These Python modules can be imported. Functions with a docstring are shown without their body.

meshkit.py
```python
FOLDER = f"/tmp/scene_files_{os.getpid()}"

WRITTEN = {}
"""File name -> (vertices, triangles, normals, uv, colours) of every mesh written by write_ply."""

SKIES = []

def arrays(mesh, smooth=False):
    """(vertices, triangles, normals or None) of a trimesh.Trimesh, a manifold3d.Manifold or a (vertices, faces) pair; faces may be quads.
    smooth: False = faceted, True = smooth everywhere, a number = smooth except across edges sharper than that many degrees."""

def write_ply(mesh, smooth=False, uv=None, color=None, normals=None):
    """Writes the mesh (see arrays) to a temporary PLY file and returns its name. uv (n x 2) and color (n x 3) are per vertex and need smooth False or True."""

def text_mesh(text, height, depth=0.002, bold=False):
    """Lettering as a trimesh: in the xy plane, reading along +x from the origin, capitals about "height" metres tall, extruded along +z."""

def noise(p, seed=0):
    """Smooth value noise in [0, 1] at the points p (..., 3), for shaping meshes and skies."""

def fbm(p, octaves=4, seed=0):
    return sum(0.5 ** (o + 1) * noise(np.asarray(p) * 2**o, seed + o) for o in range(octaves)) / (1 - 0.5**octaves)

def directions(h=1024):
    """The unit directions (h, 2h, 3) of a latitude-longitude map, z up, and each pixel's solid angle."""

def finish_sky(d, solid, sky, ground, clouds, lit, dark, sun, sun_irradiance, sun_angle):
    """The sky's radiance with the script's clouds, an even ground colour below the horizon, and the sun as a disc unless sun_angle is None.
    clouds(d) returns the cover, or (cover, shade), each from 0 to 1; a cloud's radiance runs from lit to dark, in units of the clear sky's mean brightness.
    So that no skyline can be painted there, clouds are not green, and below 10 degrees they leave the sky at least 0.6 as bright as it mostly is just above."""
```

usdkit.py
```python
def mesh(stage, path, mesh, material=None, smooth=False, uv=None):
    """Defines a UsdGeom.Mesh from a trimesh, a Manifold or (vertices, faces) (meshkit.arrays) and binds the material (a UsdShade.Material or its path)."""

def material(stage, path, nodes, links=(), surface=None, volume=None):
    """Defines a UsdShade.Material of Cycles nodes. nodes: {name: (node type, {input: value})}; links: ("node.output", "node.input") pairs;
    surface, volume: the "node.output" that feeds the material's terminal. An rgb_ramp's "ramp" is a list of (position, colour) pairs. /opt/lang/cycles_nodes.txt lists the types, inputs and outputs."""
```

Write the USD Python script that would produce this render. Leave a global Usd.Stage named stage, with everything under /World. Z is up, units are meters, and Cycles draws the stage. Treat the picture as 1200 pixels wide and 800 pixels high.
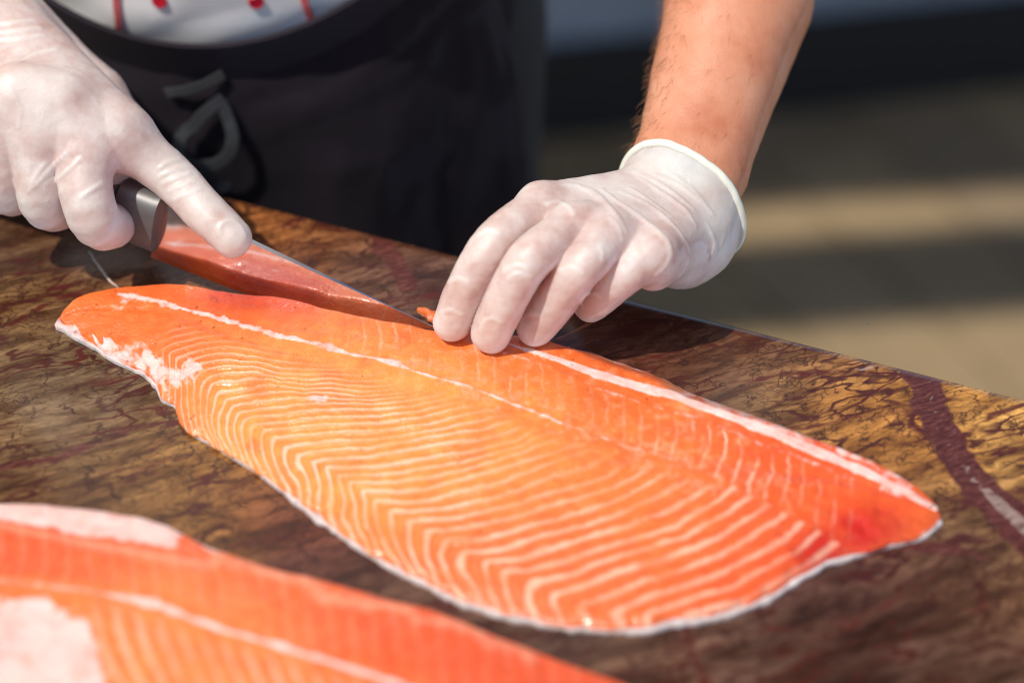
import math, numpy as np, trimesh, usdkit, meshkit
from scipy.interpolate import RBFInterpolator, PchipInterpolator, CubicSpline
from scipy.spatial import cKDTree
from scipy import sparse
from scipy.ndimage import zoom as nd_zoom, gaussian_filter1d
from pxr import Usd, UsdGeom, UsdLux, UsdShade, Gf, Sdf, Vt

stage = Usd.Stage.CreateInMemory()
UsdGeom.SetStageUpAxis(stage, UsdGeom.Tokens.z)
UsdGeom.SetStageMetersPerUnit(stage, 1.0)
world = UsdGeom.Xform.Define(stage, '/World')
stage.SetDefaultPrim(world.GetPrim())
UsdGeom.Scope.Define(stage, '/World/Looks')

# ------------------------------------------------------------------ camera, sky, sun, exposure
TZ = 0.90                                   # height of the table top
PITCH, DIST, LENS = math.radians(38), 1.15, 85.0
FPX = LENS / 36 * 1200
CAM = np.array([0, -DIST * math.cos(PITCH), TZ + DIST * math.sin(PITCH)])
FW = np.array([0, math.cos(PITCH), -math.sin(PITCH)]); RT = np.array([1.0, 0, 0]); UP = np.cross(RT, FW)
cam = UsdGeom.Camera.Define(stage, '/World/camera')
m4 = np.eye(4); m4[0, :3], m4[1, :3], m4[2, :3], m4[3, :3] = RT, UP, -FW, CAM
cam.AddTransformOp().Set(Gf.Matrix4d(*m4.ravel().tolist()))
cam.CreateFocalLengthAttr(LENS); cam.CreateHorizontalApertureAttr(36.0); cam.CreateVerticalApertureAttr(24.0)
cam.CreateClippingRangeAttr(Gf.Vec2f(0.05, 200))
cam.CreateFStopAttr(2.8); cam.CreateFocusDistanceAttr(1.135)
cam.CreateExposureAttr(0.14)

SUN_AZ, SUN_EL = math.radians(-128), math.radians(58)      # azimuth from +y towards +x
SUN = np.array([math.sin(SUN_AZ) * math.cos(SUN_EL), math.cos(SUN_AZ) * math.cos(SUN_EL), math.sin(SUN_EL)])
sky_m = usdkit.material(stage, '/World/Looks/sky', {
    's': ('sky_texture', {'sky_type': 'single_scattering', 'sun_disc': False, 'sun_elevation': SUN_EL, 'sun_rotation': SUN_AZ}),
    'b': ('background_shader', {'strength': 0.13})}, [('s.color', 'b.color')], surface='b.background')
dome = UsdLux.DomeLight.Define(stage, '/World/sky')
UsdShade.MaterialBindingAPI.Apply(dome.GetPrim()).Bind(sky_m)
sun = UsdLux.DistantLight.Define(stage, '/World/sun')
sun.CreateNormalizeAttr(True); sun.CreateIntensityAttr(1.0); sun.CreateAngleAttr(0.8); sun.CreateColorAttr(Gf.Vec3f(1, 0.94, 0.85))
zr = SUN; xr = np.cross([0, 0, 1], zr); xr /= np.linalg.norm(xr); yr = np.cross(zr, xr)
m4 = np.eye(4); m4[0, :3], m4[1, :3], m4[2, :3] = xr, yr, zr
sun.AddTransformOp().Set(Gf.Matrix4d(*m4.ravel().tolist()))

# ------------------------------------------------------------------ helpers
rng = np.random.default_rng(7)
A = lambda *a: np.array(a, float)

def ray(x, y):
    return FW + RT * (x - 600) / FPX + UP * (400 - y) / FPX

def P(x, y, z=0.0):
    """A point of the photograph read back to the place it shows, z above the table."""
    d = ray(x, y)
    return CAM + d * ((TZ + z - CAM[2]) / d[2])

def PL(pts, z=0.0):
    return np.array([P(p[0], p[1], p[2] if len(p) > 2 else z) for p in pts])

def to_px(p):
    q = np.asarray(p) - CAM; w = q @ FW
    return np.stack([600 + FPX * (q @ RT) / w, 400 - FPX * (q @ UP) / w], -1)

def resample(p, n, smooth=0.0):
    p = np.asarray(p, float)
    d = np.r_[0, np.cumsum(np.linalg.norm(np.diff(p, axis=0), axis=1))]
    x = np.linspace(0, d[-1], n)
    q = np.stack([np.interp(x, d, p[:, k]) for k in range(p.shape[1])], 1)
    if smooth:
        a, b = q[0].copy(), q[-1].copy()
        q = gaussian_filter1d(q, smooth, axis=0, mode='nearest'); q[0], q[-1] = a, b
    return q

def poly_dist(pts, line):
    """distance of 2-D points to a polyline, and the position along it 0..1"""
    best = np.full(len(pts), 1e9); at = np.zeros(len(pts))
    n = len(line) - 1
    for i in range(n):
        a, b = line[i], line[i + 1]; ab = b - a
        h = np.clip(((pts - a) @ ab) / (ab @ ab), 0, 1)
        d = np.linalg.norm(pts - a - h[:, None] * ab, axis=1)
        w = d < best
        best[w] = d[w]; at[w] = (i + h[w]) / n
    return best, at

def sstep(a, b, x):
    t = np.clip((x - a) / (b - a), 0, 1)
    return t * t * (3 - 2 * t)

_used = {}
def path_for(name, parent=None):
    base = (str(parent.GetPath()) if parent is not None else '/World') + '/' + name
    k = _used.get(base, 0); _used[base] = k + 1
    return base if k == 0 else f'{base}_{k:03d}'

def obj(name, mesh, mat, parent=None, smooth=35, **prim):
    m = usdkit.mesh(stage, path_for(name, parent), mesh, MAT[mat] if isinstance(mat, str) else mat, smooth=smooth)
    api = UsdGeom.PrimvarsAPI(m)
    for k, v in prim.items():
        v = np.asarray(v, np.float32)
        if v.ndim == 1:
            api.CreatePrimvar(k, Sdf.ValueTypeNames.FloatArray, 'vertex').Set(Vt.FloatArray.FromNumpy(v))
        else:
            api.CreatePrimvar(k, Sdf.ValueTypeNames.Color3fArray, 'vertex').Set(Vt.Vec3fArray.FromNumpy(v))
    return m.GetPrim()

def thing(name, label=None, cat=None, kind=None, group=None):
    return tag(UsdGeom.Xform.Define(stage, path_for(name)).GetPrim(), label, cat, kind, group)

def tag(p, label=None, cat=None, kind=None, group=None):
    for k, v in (('label', label), ('category', cat), ('kind', kind), ('group', group)):
        if v: p.SetCustomDataByKey(k, v)
    return p

def box(lo, hi):
    lo, hi = np.minimum(lo, hi), np.maximum(lo, hi)
    b = trimesh.creation.box(hi - lo); b.apply_translation((lo + hi) / 2); return b

def tube(pts, r, sides=10, closed=False):
    pts = np.asarray(pts, float); n = len(pts)
    r = np.broadcast_to(np.asarray(r, float), (n,))
    t = np.gradient(pts, axis=0) if not closed else np.roll(pts, -1, 0) - np.roll(pts, 1, 0)
    t /= np.linalg.norm(t, axis=1, keepdims=True) + 1e-12
    u = np.cross(t[0], [0.3, 0.2, 0.9]); u /= np.linalg.norm(u)
    ring = []
    for i in range(n):
        u = u - t[i] * (u @ t[i]); u /= np.linalg.norm(u); v = np.cross(t[i], u)
        a = np.linspace(0, 2 * np.pi, sides, endpoint=False)
        ring.append(pts[i] + r[i] * (np.cos(a)[:, None] * u + np.sin(a)[:, None] * v))
    v = np.vstack(ring); f = []
    for i in range(n if closed else n - 1):
        j = (i + 1) % n
        for k in range(sides):
            l = (k + 1) % sides
            f.append([i * sides + k, i * sides + l, j * sides + l]); f.append([i * sides + k, j * sides + l, j * sides + k])
    if not closed:
        v = np.vstack([v, pts[0], pts[-1]]); a, b = len(v) - 2, len(v) - 1
        for k in range(sides):
            l = (k + 1) % sides
            f.append([a, l, k]); f.append([b, (n - 1) * sides + k, (n - 1) * sides + l])
    return trimesh.Trimesh(v, f, process=False)

def ribbon(pts, side, w, th=0.0012):
    """a flat strip along pts; side is its width direction at each point"""
    pts = np.asarray(pts, float); side = np.broadcast_to(np.asarray(side, float), pts.shape)
    t = np.gradient(pts, axis=0); t /= np.linalg.norm(t, axis=1, keepdims=True)
    s = side - t * (side * t).sum(1, keepdims=True); s /= np.linalg.norm(s, axis=1, keepdims=True); nrm = np.cross(t, s)
    w = np.broadcast_to(np.asarray(w, float), (len(pts),))[:, None]
    rings = np.stack([pts + s * w / 2 + nrm * th / 2, pts - s * w / 2 + nrm * th / 2, pts - s * w / 2 - nrm * th / 2, pts + s * w / 2 - nrm * th / 2], 1)
    n = len(pts); v = rings.reshape(-1, 3); f = []
    for i in range(n - 1):
        for k in range(4):
            l = (k + 1) % 4
            f += [[4 * i + k, 4 * i + l, 4 * i + 4 + l], [4 * i + k, 4 * i + 4 + l, 4 * i + 4 + k]]
    f += [[0, 2, 1], [0, 3, 2], [4 * n - 4, 4 * n - 3, 4 * n - 2], [4 * n - 4, 4 * n - 2, 4 * n - 1]]
    return trimesh.Trimesh(v, f, process=False)

def shell_grid(top, bottom):
    """closed mesh of two (n, m, 3) sheets"""
    n, m = top.shape[:2]
    idx = np.arange(n * m).reshape(n, m)
    q = np.stack([idx[:-1, :-1], idx[1:, :-1], idx[1:, 1:], idx[:-1, 1:]], -1).reshape(-1, 4)
    f = np.vstack([q[:, [0, 1, 2]], q[:, [0, 2, 3]]])
    fb = f[:, ::-1] + n * m
    ring = np.r_[idx[0, :], idx[1:, -1], idx[-1, -2::-1], idx[-2:0:-1, 0]]
    r2 = np.roll(ring, -1)
    w = np.vstack([np.stack([ring, r2, r2 + n * m], 1), np.stack([ring, r2 + n * m, ring + n * m], 1)])
    return trimesh.Trimesh(np.vstack([top.reshape(-1, 3), bottom.reshape(-1, 3)]), np.vstack([f, fb, w]), process=False)

# signed distances
def cap(a, b, ra, rb=None):
    a, b = np.asarray(a, np.float32), np.asarray(b, np.float32); rb = ra if rb is None else rb
    ba = b - a; l2 = float(ba @ ba) + 1e-12
    def f(p):
        pa = p - a; h = np.clip(pa @ ba / l2, 0, 1)
        return np.sqrt(((pa - h[:, None] * ba) ** 2).sum(1)) - (ra + (rb - ra) * h)
    return f

def ell(c, r):
    c, r = np.asarray(c, np.float32), np.asarray(r, np.float32)
    def f(p):
        q = (p - c) / r; k = np.sqrt((q * q).sum(1)); k2 = np.sqrt(((q / r) ** 2).sum(1)) + 1e-9
        return k * (k - 1) / k2
    return f

def smin(a, b, k):
    h = np.clip(0.5 + 0.5 * (b - a) / k, 0, 1)
    return b * (1 - h) + a * h - k * h * (1 - h)

def blend(fs, k):
    def f(p):
        d = fs[0](p)
        for g in fs[1:]:
            d = smin(d, g(p), k)
        return d
    return f

def surface(f, lo, hi, h):
    """a mesh of f = 0 by surface nets, evaluated finely near the surface only"""
    lo, hi = np.asarray(lo, float), np.asarray(hi, float); c = 4
    n = (np.ceil((hi - lo) / (h * c)).astype(int) + 1)
    gx = [lo[k] + np.arange(n[k]) * h * c for k in range(3)]
    pc = np.stack(np.meshgrid(*gx, indexing='ij'), -1).reshape(-1, 3).astype(np.float32)
    dc = f(pc).reshape(n)
    N = (n - 1) * c + 1
    vol = dc
    for ax in range(3):
        x = np.arange(N[ax]) / c; i = np.minimum(x.astype(int), n[ax] - 2); t = (x - i).astype(np.float32)
        sh = [1, 1, 1]; sh[ax] = -1
        vol = np.take(vol, i, ax) * (1 - t.reshape(sh)) + np.take(vol, i + 1, ax) * t.reshape(sh)
    near = np.nonzero(np.abs(vol) < 2.2 * h * c)
    out = np.empty(len(near[0]), np.float32)
    step = 400000
    for s in range(0, len(out), step):
        p = np.stack([lo[k] + near[k][s:s + step] * h for k in range(3)], -1).astype(np.float32)
        out[s:s + step] = f(p)
    vol[near] = out
    ins = vol < 0
    s = [slice(None, -1), slice(1, None)]
    cnt = sum(ins[s[a], s[b], s[d]].astype(np.int8) for a in (0, 1) for b in (0, 1) for d in (0, 1))
    cells = np.nonzero((cnt > 0) & (cnt < 8)); K = len(cells[0])
    cid = np.full(cnt.shape, -1, np.int64); cid[cells] = np.arange(K)
    acc, num = np.zeros((K, 3)), np.zeros(K)
    cor = [(a, b, d) for a in (0, 1) for b in (0, 1) for d in (0, 1)]
    for i, a in enumerate(cor):
        for b in cor[i + 1:]:
            if sum(x != y for x, y in zip(a, b)) != 1: continue
            va = vol[cells[0] + a[0], cells[1] + a[1], cells[2] + a[2]]; vb = vol[cells[0] + b[0], cells[1] + b[1], cells[2] + b[2]]
            x = (va < 0) != (vb < 0)
            t = (va[x] / (va[x] - vb[x]))[:, None]
            acc[x] += np.array(a) * (1 - t) + np.array(b) * t; num[x] += 1
    v = lo + (np.stack(cells, 1) + acc / num[:, None]) * h
    faces = []
    for ax in range(3):
        o = [k for k in range(3) if k != ax]
        a = np.moveaxis(ins, ax, 0); e = a[:-1] != a[1:]
        ci = np.moveaxis(cid, ax, 0)
        e = e[:, 1:-1, 1:-1]; i, j, k = np.nonzero(e)
        q = np.stack([ci[i, j, k], ci[i, j + 1, k], ci[i, j + 1, k + 1], ci[i, j, k + 1]], 1)
        inside_first = a[:-1][:, 1:-1, 1:-1][i, j, k]
        flip = ~inside_first if ax != 1 else inside_first
        q[flip] = q[flip][:, ::-1]
        faces.append(q)
    q = np.vstack(faces); q = q[(q >= 0).all(1)]
    return trimesh.Trimesh(v, np.vstack([q[:, [0, 1, 2]], q[:, [0, 2, 3]]]), process=False)

def relax(m, rounds=6):
    """Taubin smoothing"""
    e = m.edges_unique; n = len(m.vertices); v = np.array(m.vertices)
    L = sparse.coo_matrix((np.ones(2 * len(e)), (np.r_[e[:, 0], e[:, 1]], np.r_[e[:, 1], e[:, 0]])), shape=(n, n)).tocsr()
    deg = np.maximum(np.asarray(L.sum(1)).ravel(), 1)[:, None]
    for i in range(rounds):
        v += (0.5 if i % 2 == 0 else -0.53) * ((L @ v) / deg - v)
    m.vertices = v

def hit(mesh, pxs):
    """where the lines of sight of these photograph points meet the mesh: points and normals"""
    t0, t1, t2 = (mesh.triangles[:, k] for k in range(3)); e1, e2 = t1 - t0, t2 - t0
    nn = np.cross(e1, e2); res, nor = [], []
    for x, y in pxs:
        d = ray(x, y); pv = np.cross(d, e2); det = (e1 * pv).sum(1)
        det = np.where(np.abs(det) < 1e-14, 1e-14, det)
        tv = CAM - t0; u = (tv * pv).sum(1) / det; qv = np.cross(tv, e1); w = (qv @ d) / det; t = (e2 * qv).sum(1) / det
        ok = (u >= -1e-4) & (w >= -1e-4) & (u + w <= 1.0001) & (t > 0)
        if ok.any():
            i = np.where(ok)[0][np.argmin(t[ok])]
            res.append(CAM + d * t[i]); n = nn[i] / np.linalg.norm(nn[i]); nor.append(n if n @ d < 0 else -n)
    return np.array(res), np.array(nor)

def march(f, pxs, t0=0.9, t1=1.6):
    """the same on a signed distance"""
    d = np.array([ray(*p) for p in pxs]); t = np.full(len(d), t0)
    for _ in range(160):
        s = f((CAM + d * t[:, None]).astype(np.float32)); t = t + np.where(s > 1e-4, s * 0.75, 0)
    ok = t < t1
    return (CAM + d * t[:, None])[ok]

# ------------------------------------------------------------------ materials
MAT = {}
def material(name, nodes, links, surface='p.BSDF', volume=None):
    MAT[name] = usdkit.material(stage, '/World/Looks/' + name, nodes, links, surface=surface, volume=volume)

def plain(name, c, rough=0.5, metallic=0.0, var=0.25, scale=40.0, bump=0.0, **kw):
    """one colour with a little drift of tone and of gloss"""
    c = np.array(c, float)
    material(name, {'g': ('geometry', {}), 'n': ('noise_texture', {'scale': scale, 'detail': 4.0, 'roughness': 0.6}),
                    'r': ('rgb_ramp', {'ramp': [(0.25, c * (1 - var)), (0.75, np.minimum(c * (1 + var), 1))]}),
                    'm': ('map_range', {'to_min': max(rough - 0.08, 0.03), 'to_max': min(rough + 0.08, 1)}),
                    'b': ('bump', {'strength': bump, 'distance': 0.002}),
                    'p': ('principled_bsdf', {'metallic': metallic, **kw})},
             [('g.position', 'n.vector'), ('n.fac', 'r.fac'), ('r.color', 'p.base_color'), ('n.fac', 'm.value'), ('m.result', 'p.roughness'),
              ('n.fac', 'b.height'), ('b.normal', 'p.normal')])

plain('dark_steel', (0.09, 0.085, 0.08), 0.33, var=0.2, scale=120)
plain('blade_steel', (0.66, 0.63, 0.62), 0.07, 1.0, var=0.06, scale=60)
plain('bolster_steel', (0.17, 0.165, 0.16), 0.5, 0.7, var=0.12, scale=90)
plain('trouser_cloth', (0.010, 0.009, 0.011), 0.85, var=0.2, scale=300, bump=0.1)
plain('shoe_leather', (0.015, 0.014, 0.014), 0.4)
plain('red_piping', (0.58, 0.10, 0.10), 0.7, scale=300)
plain('red_button', (0.5, 0.012, 0.03), 0.3)
plain('hair_brown', (0.07, 0.035, 0.018), 0.5)
plain('arm_hair', (0.22, 0.11, 0.055), 0.45)
plain('cabinet_wood', (0.10, 0.065, 0.045), 0.5, scale=8)
plain('fence_metal', (0.27, 0.32, 0.39), 0.5, var=0.35, scale=2.2)
plain('fence_base', (0.012, 0.012, 0.014), 0.6)
plain('canvas', (0.32, 0.30, 0.27), 0.8, scale=30)
plain('silver_skin', (0.58, 0.51, 0.485), 0.28, var=0.35, scale=260, bump=0.3)
plain('bone', (0.5, 0.40, 0.33), 0.3)

# cloth of the apron: near black twill with faint sheen
material('apron_cloth', {'g': ('geometry', {}), 'n': ('noise_texture', {'scale': 14.0, 'detail': 5.0}),
    'w': ('wave_texture', {'scale': 420.0, 'bands_direction': 'diagonal'}),
    'r': ('rgb_ramp', {'ramp': [(0.3, (0.008, 0.0055, 0.009)), (0.75, (0.017, 0.012, 0.018))]}),
    'b': ('bump', {'strength': 0.35, 'distance': 0.0008}), 'p': ('principled_bsdf', {'roughness': 0.75, 'sheen_weight': 0.03, 'sheen_roughness': 0.5, 'specular_ior_level': 0.2})},
    [('g.position', 'n.vector'), ('g.position', 'w.vector'), ('n.fac', 'r.fac'), ('r.color', 'p.base_color'), ('w.fac', 'b.height'), ('b.normal', 'p.normal')])
material('strap_cloth', {'g': ('geometry', {}), 'w': ('wave_texture', {'scale': 300.0, 'bands_direction': 'diagonal'}),
    'r': ('rgb_ramp', {'ramp': [(0, (0.014, 0.016, 0.019)), (1, (0.026, 0.030, 0.034))]}),
    'p': ('principled_bsdf', {'roughness': 0.5, 'sheen_weight': 0.2})},
    [('g.position', 'w.vector'), ('w.fac', 'r.fac'), ('r.color', 'p.base_color')])
material('shirt_cloth', {'g': ('geometry', {}), 'n': ('noise_texture', {'scale': 25.0, 'detail': 4.0}), 'w': ('wave_texture', {'scale': 380.0, 'bands_direction': 'diagonal'}),
    'r': ('rgb_ramp', {'ramp': [(0.3, (0.66, 0.64, 0.62)), (0.7, (0.78, 0.77, 0.76))]}), 'b': ('bump', {'strength': 0.3, 'distance': 0.0007}),
    'p': ('principled_bsdf', {'roughness': 0.8, 'sheen_weight': 0.1})},
    [('g.position', 'n.vector'), ('g.position', 'w.vector'), ('n.fac', 'r.fac'), ('r.color', 'p.base_color'), ('w.fac', 'b.height'), ('b.normal', 'p.normal')])
# skin with freckled red tone
material('skin', {'g': ('geometry', {}), 'n': ('noise_texture', {'scale': 38.0, 'detail': 5.0, 'roughness': 0.65}), 'v': ('voronoi_texture', {'scale': 900.0}), 'n2': ('noise_texture', {'scale': 420.0, 'detail': 2.0}),
    'r': ('rgb_ramp', {'ramp': [(0.25, (0.47, 0.155, 0.075)), (0.5, (0.565, 0.235, 0.130)), (0.75, (0.62, 0.30, 0.185))]}),
    'a': ('math', {'math_type': 'add'}), 'b': ('bump', {'strength': 0.16, 'distance': 0.0005}),
    'p': ('principled_bsdf', {'roughness': 0.46, 'subsurface_weight': 0.2, 'subsurface_radius': (1, 0.35, 0.2), 'subsurface_scale': 0.004})},
    [('g.position', 'n.vector'), ('g.position', 'v.vector'), ('g.position', 'n2.vector'), ('n.fac', 'r.fac'), ('r.color', 'p.base_color'), ('v.distance', 'a.value1'), ('n2.fac', 'a.value2'), ('a.value', 'b.height'), ('b.normal', 'p.normal')])
# latex: milky white where it stands off (attribute loose = 1), pink where it clings to the skin
material('latex', {'g': ('geometry', {}), 'l': ('attribute', {'attribute': 'loose'}), 'n': ('noise_texture', {'scale': 62.0, 'detail': 5.0, 'roughness': 0.62}), 'f': ('noise_texture', {'scale': 75.0, 'detail': 3.0, 'roughness': 0.5, 'distortion': 1.6}), 'v': ('noise_texture', {'scale': 320.0, 'detail': 3.0}),
    # creases: the level lines of a warped noise
    'd': ('math', {'math_type': 'subtract', 'value2': 0.5}), 'ab': ('math', {'math_type': 'absolute'}), 'cr': ('map_range', {'range_type': 'smoothstep', 'from_min': 0.05, 'from_max': 0.0, 'to_min': 0.0, 'to_max': 1.0}), 'cg': ('map_range', {'range_type': 'smoothstep', 'from_min': 0.48, 'from_max': 0.62, 'to_min': 0.0, 'to_max': 1.0}), 'cm': ('math', {'math_type': 'multiply'}),
    'r': ('rgb_ramp', {'ramp': [(0.30, (0.46, 0.295, 0.25)), (0.46, (0.55, 0.41, 0.365)), (0.64, (0.62, 0.525, 0.48))]}),
    'x': ('mix', {'color2': (0.68, 0.635, 0.58)}), 'w': ('math', {'math_type': 'multiply_add', 'value2': 0.07, 'use_clamp': True}), 'a': ('math', {'math_type': 'multiply_add', 'value2': 0.5}),
    'rr': ('map_range', {'to_min': 0.33, 'to_max': 0.6}), 'b': ('bump', {'strength': 0.13, 'distance': 0.0010}),
    'p': ('principled_bsdf', {'subsurface_weight': 0.3, 'subsurface_radius': (1, 0.45, 0.3), 'subsurface_scale': 0.005, 'specular_ior_level': 0.45})},
    [('g.position', 'n.vector'), ('g.position', 'f.vector'), ('g.position', 'v.vector'), ('n.fac', 'r.fac'), ('r.color', 'x.color1'), ('f.fac', 'd.value1'), ('d.value', 'ab.value1'), ('ab.value', 'cr.value'), ('n.fac', 'cg.value'), ('cr.result', 'cm.value1'), ('cg.result', 'cm.value2'),
     ('cm.value', 'w.value1'), ('l.fac', 'w.value3'), ('w.value', 'x.fac'), ('x.color', 'p.base_color'),
     ('v.fac', 'a.value1'), ('cm.value', 'a.value3'), ('a.value', 'b.height'), ('b.normal', 'p.normal'), ('n.fac', 'rr.value'), ('rr.result', 'p.roughness')])
plain('latex_bead', (0.76, 0.72, 0.61), 0.35, var=0.06, scale=60, subsurface_weight=0.2, subsurface_scale=0.003)

# salmon flesh: colour from the mesh, pale seams where the two phase attributes pass whole numbers
def flesh_material(name, rough=0.27):
    material(name, {'g': ('geometry', {}),
        'c': ('attribute', {'attribute': 'flesh'}), 's1': ('attribute', {'attribute': 'seam'}), 'a1': ('attribute', {'attribute': 'seam_amount'}),
        's2': ('attribute', {'attribute': 'back_seam'}), 'a2': ('attribute', {'attribute': 'back_amount'}), 'fat': ('attribute', {'attribute': 'fat'}),
        'n1': ('noise_texture', {'scale': 160.0, 'detail': 3.0, 'roughness': 0.6}), 'n2': ('noise_texture', {'scale': 700.0, 'detail': 3.0}), 'n3': ('noise_texture', {'scale': 45.0, 'detail': 4.0}),
        'w1': ('math', {'math_type': 'multiply_add', 'value2': 0.30}), 'p1': ('math', {'math_type': 'pingpong', 'value2': 0.5}), 'wn': ('math', {'math_type': 'multiply_add', 'value2': 1.5, 'value3': 0.2}), 'wd': ('math', {'math_type': 'divide'}), 'n5': ('noise_texture', {'scale': 120.0, 'detail': 3.0}), 'w0': ('math', {'math_type': 'multiply_add', 'value2': 0.5}), 'n6': ('noise_texture', {'scale': 30.0, 'detail': 2.0}), 'l1': ('map_range', {'range_type': 'smoothstep', 'from_min': 0.27, 'from_max': 0.06, 'to_min': 0.0, 'to_max': 1.0}),
        'm1': ('math', {'math_type': 'multiply'}),
        'w2': ('math', {'math_type': 'multiply_add', 'value2': 0.6}), 'p2': ('math', {'math_type': 'pingpong', 'value2': 0.5}), 'l2': ('map_range', {'range_type': 'smoothstep', 'from_min': 0.16, 'from_max': 0.03, 'to_min': 0.0, 'to_max': 1.0}),
        'm2': ('math', {'math_type': 'multiply'}), 'mx': ('math', {'math_type': 'maximum'}),
        'br': ('map_range', {'from_min': 0.30, 'from_max': 0.6, 'to_min': 0.25, 'to_max': 1.0, 'clamp': True}), 'mb': ('math', {'math_type': 'multiply', 'use_clamp': True}),
        'tone': ('rgb_ramp', {'ramp': [(0.3, (0.86, 0.80, 0.74)), (0.7, (1.1, 1.12, 1.15))]}), 'ct': ('mix', {'mix_type': 'multiply', 'fac': 1.0}),
        'x1': ('mix', {'color2': (0.90, 0.53, 0.36)}), 
        'fn': ('math', {'math_type': 'multiply_add', 'value2': 1.3}), 'fr': ('map_range', {'range_type': 'smoothstep', 'from_min': 0.9, 'from_max': 1.35, 'to_min': 0.0, 'to_max': 1.0}),
        'x2': ('mix', {}), 'fc': ('rgb_ramp', {'ramp': [(0.28, (0.80, 0.34, 0.25)), (0.45, (0.82, 0.47, 0.40)), (0.64, (0.83, 0.59, 0.53))]}), 'n4': ('noise_texture', {'scale': 85.0, 'detail': 5.0, 'roughness': 0.65, 'distortion': 0.8}),
        'h1': ('math', {'math_type': 'multiply_add', 'value2': -0.55}), 'b': ('bump', {'strength': 0.75, 'distance': 0.0012}),
        'h2': ('math', {'math_type': 'multiply', 'value2': 0.55}),
        'rr': ('map_range', {'to_min': rough - 0.08, 'to_max': rough + 0.2}),
        'p': ('principled_bsdf', {'subsurface_weight': 0.16, 'subsurface_radius': (1, 0.3, 0.12), 'subsurface_scale': 0.0035, 'coat_weight': 0.3, 'coat_roughness': 0.10, 'specular_ior_level': 0.5})},
        [('g.position', 'n1.vector'), ('g.position', 'n2.vector'), ('g.position', 'n3.vector'),
         ('g.position', 'n5.vector'), ('g.position', 'n6.vector'), ('n6.fac', 'w0.value1'), ('s1.fac', 'w0.value3'), ('n5.fac', 'wn.value1'), ('n1.fac', 'w1.value1'), ('w0.value', 'w1.value3'), ('w1.value', 'p1.value1'), ('p1.value', 'wd.value1'), ('wn.value', 'wd.value2'), ('wd.value', 'l1.value'), ('l1.result', 'm1.value1'), ('a1.fac', 'm1.value2'),
         ('n1.fac', 'w2.value1'), ('s2.fac', 'w2.value3'), ('w2.value', 'p2.value1'), ('p2.value', 'l2.value'), ('l2.result', 'm2.value1'), ('a2.fac', 'm2.value2'),
         ('m1.value', 'mx.value1'), ('m2.value', 'mx.value2'), ('n3.fac', 'br.value'), ('mx.value', 'mb.value1'), ('br.result', 'mb.value2'),
         ('n1.fac', 'tone.fac'), ('c.color', 'ct.color1'), ('tone.color', 'ct.color2'), ('ct.color', 'x1.color1'), ('mb.value', 'x1.fac'),
         ('n1.fac', 'fn.value1'), ('fat.fac', 'fn.value3'), ('fn.value', 'fr.value'), ('x1.color', 'x2.color1'), ('g.position', 'n4.vector'), ('n4.fac', 'fc.fac'), ('fc.color', 'x2.color2'), ('fr.result', 'x2.fac'), ('x2.color', 'p.base_color'),
         ('n2.fac', 'h2.value1'), ('mb.value', 'h1.value1'), ('h2.value', 'h1.value3'), ('h1.value', 'b.height'), ('b.normal', 'p.normal'), ('n3.fac', 'rr.value'), ('rr.result', 'p.roughness')])
flesh_material('salmon_flesh')

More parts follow.
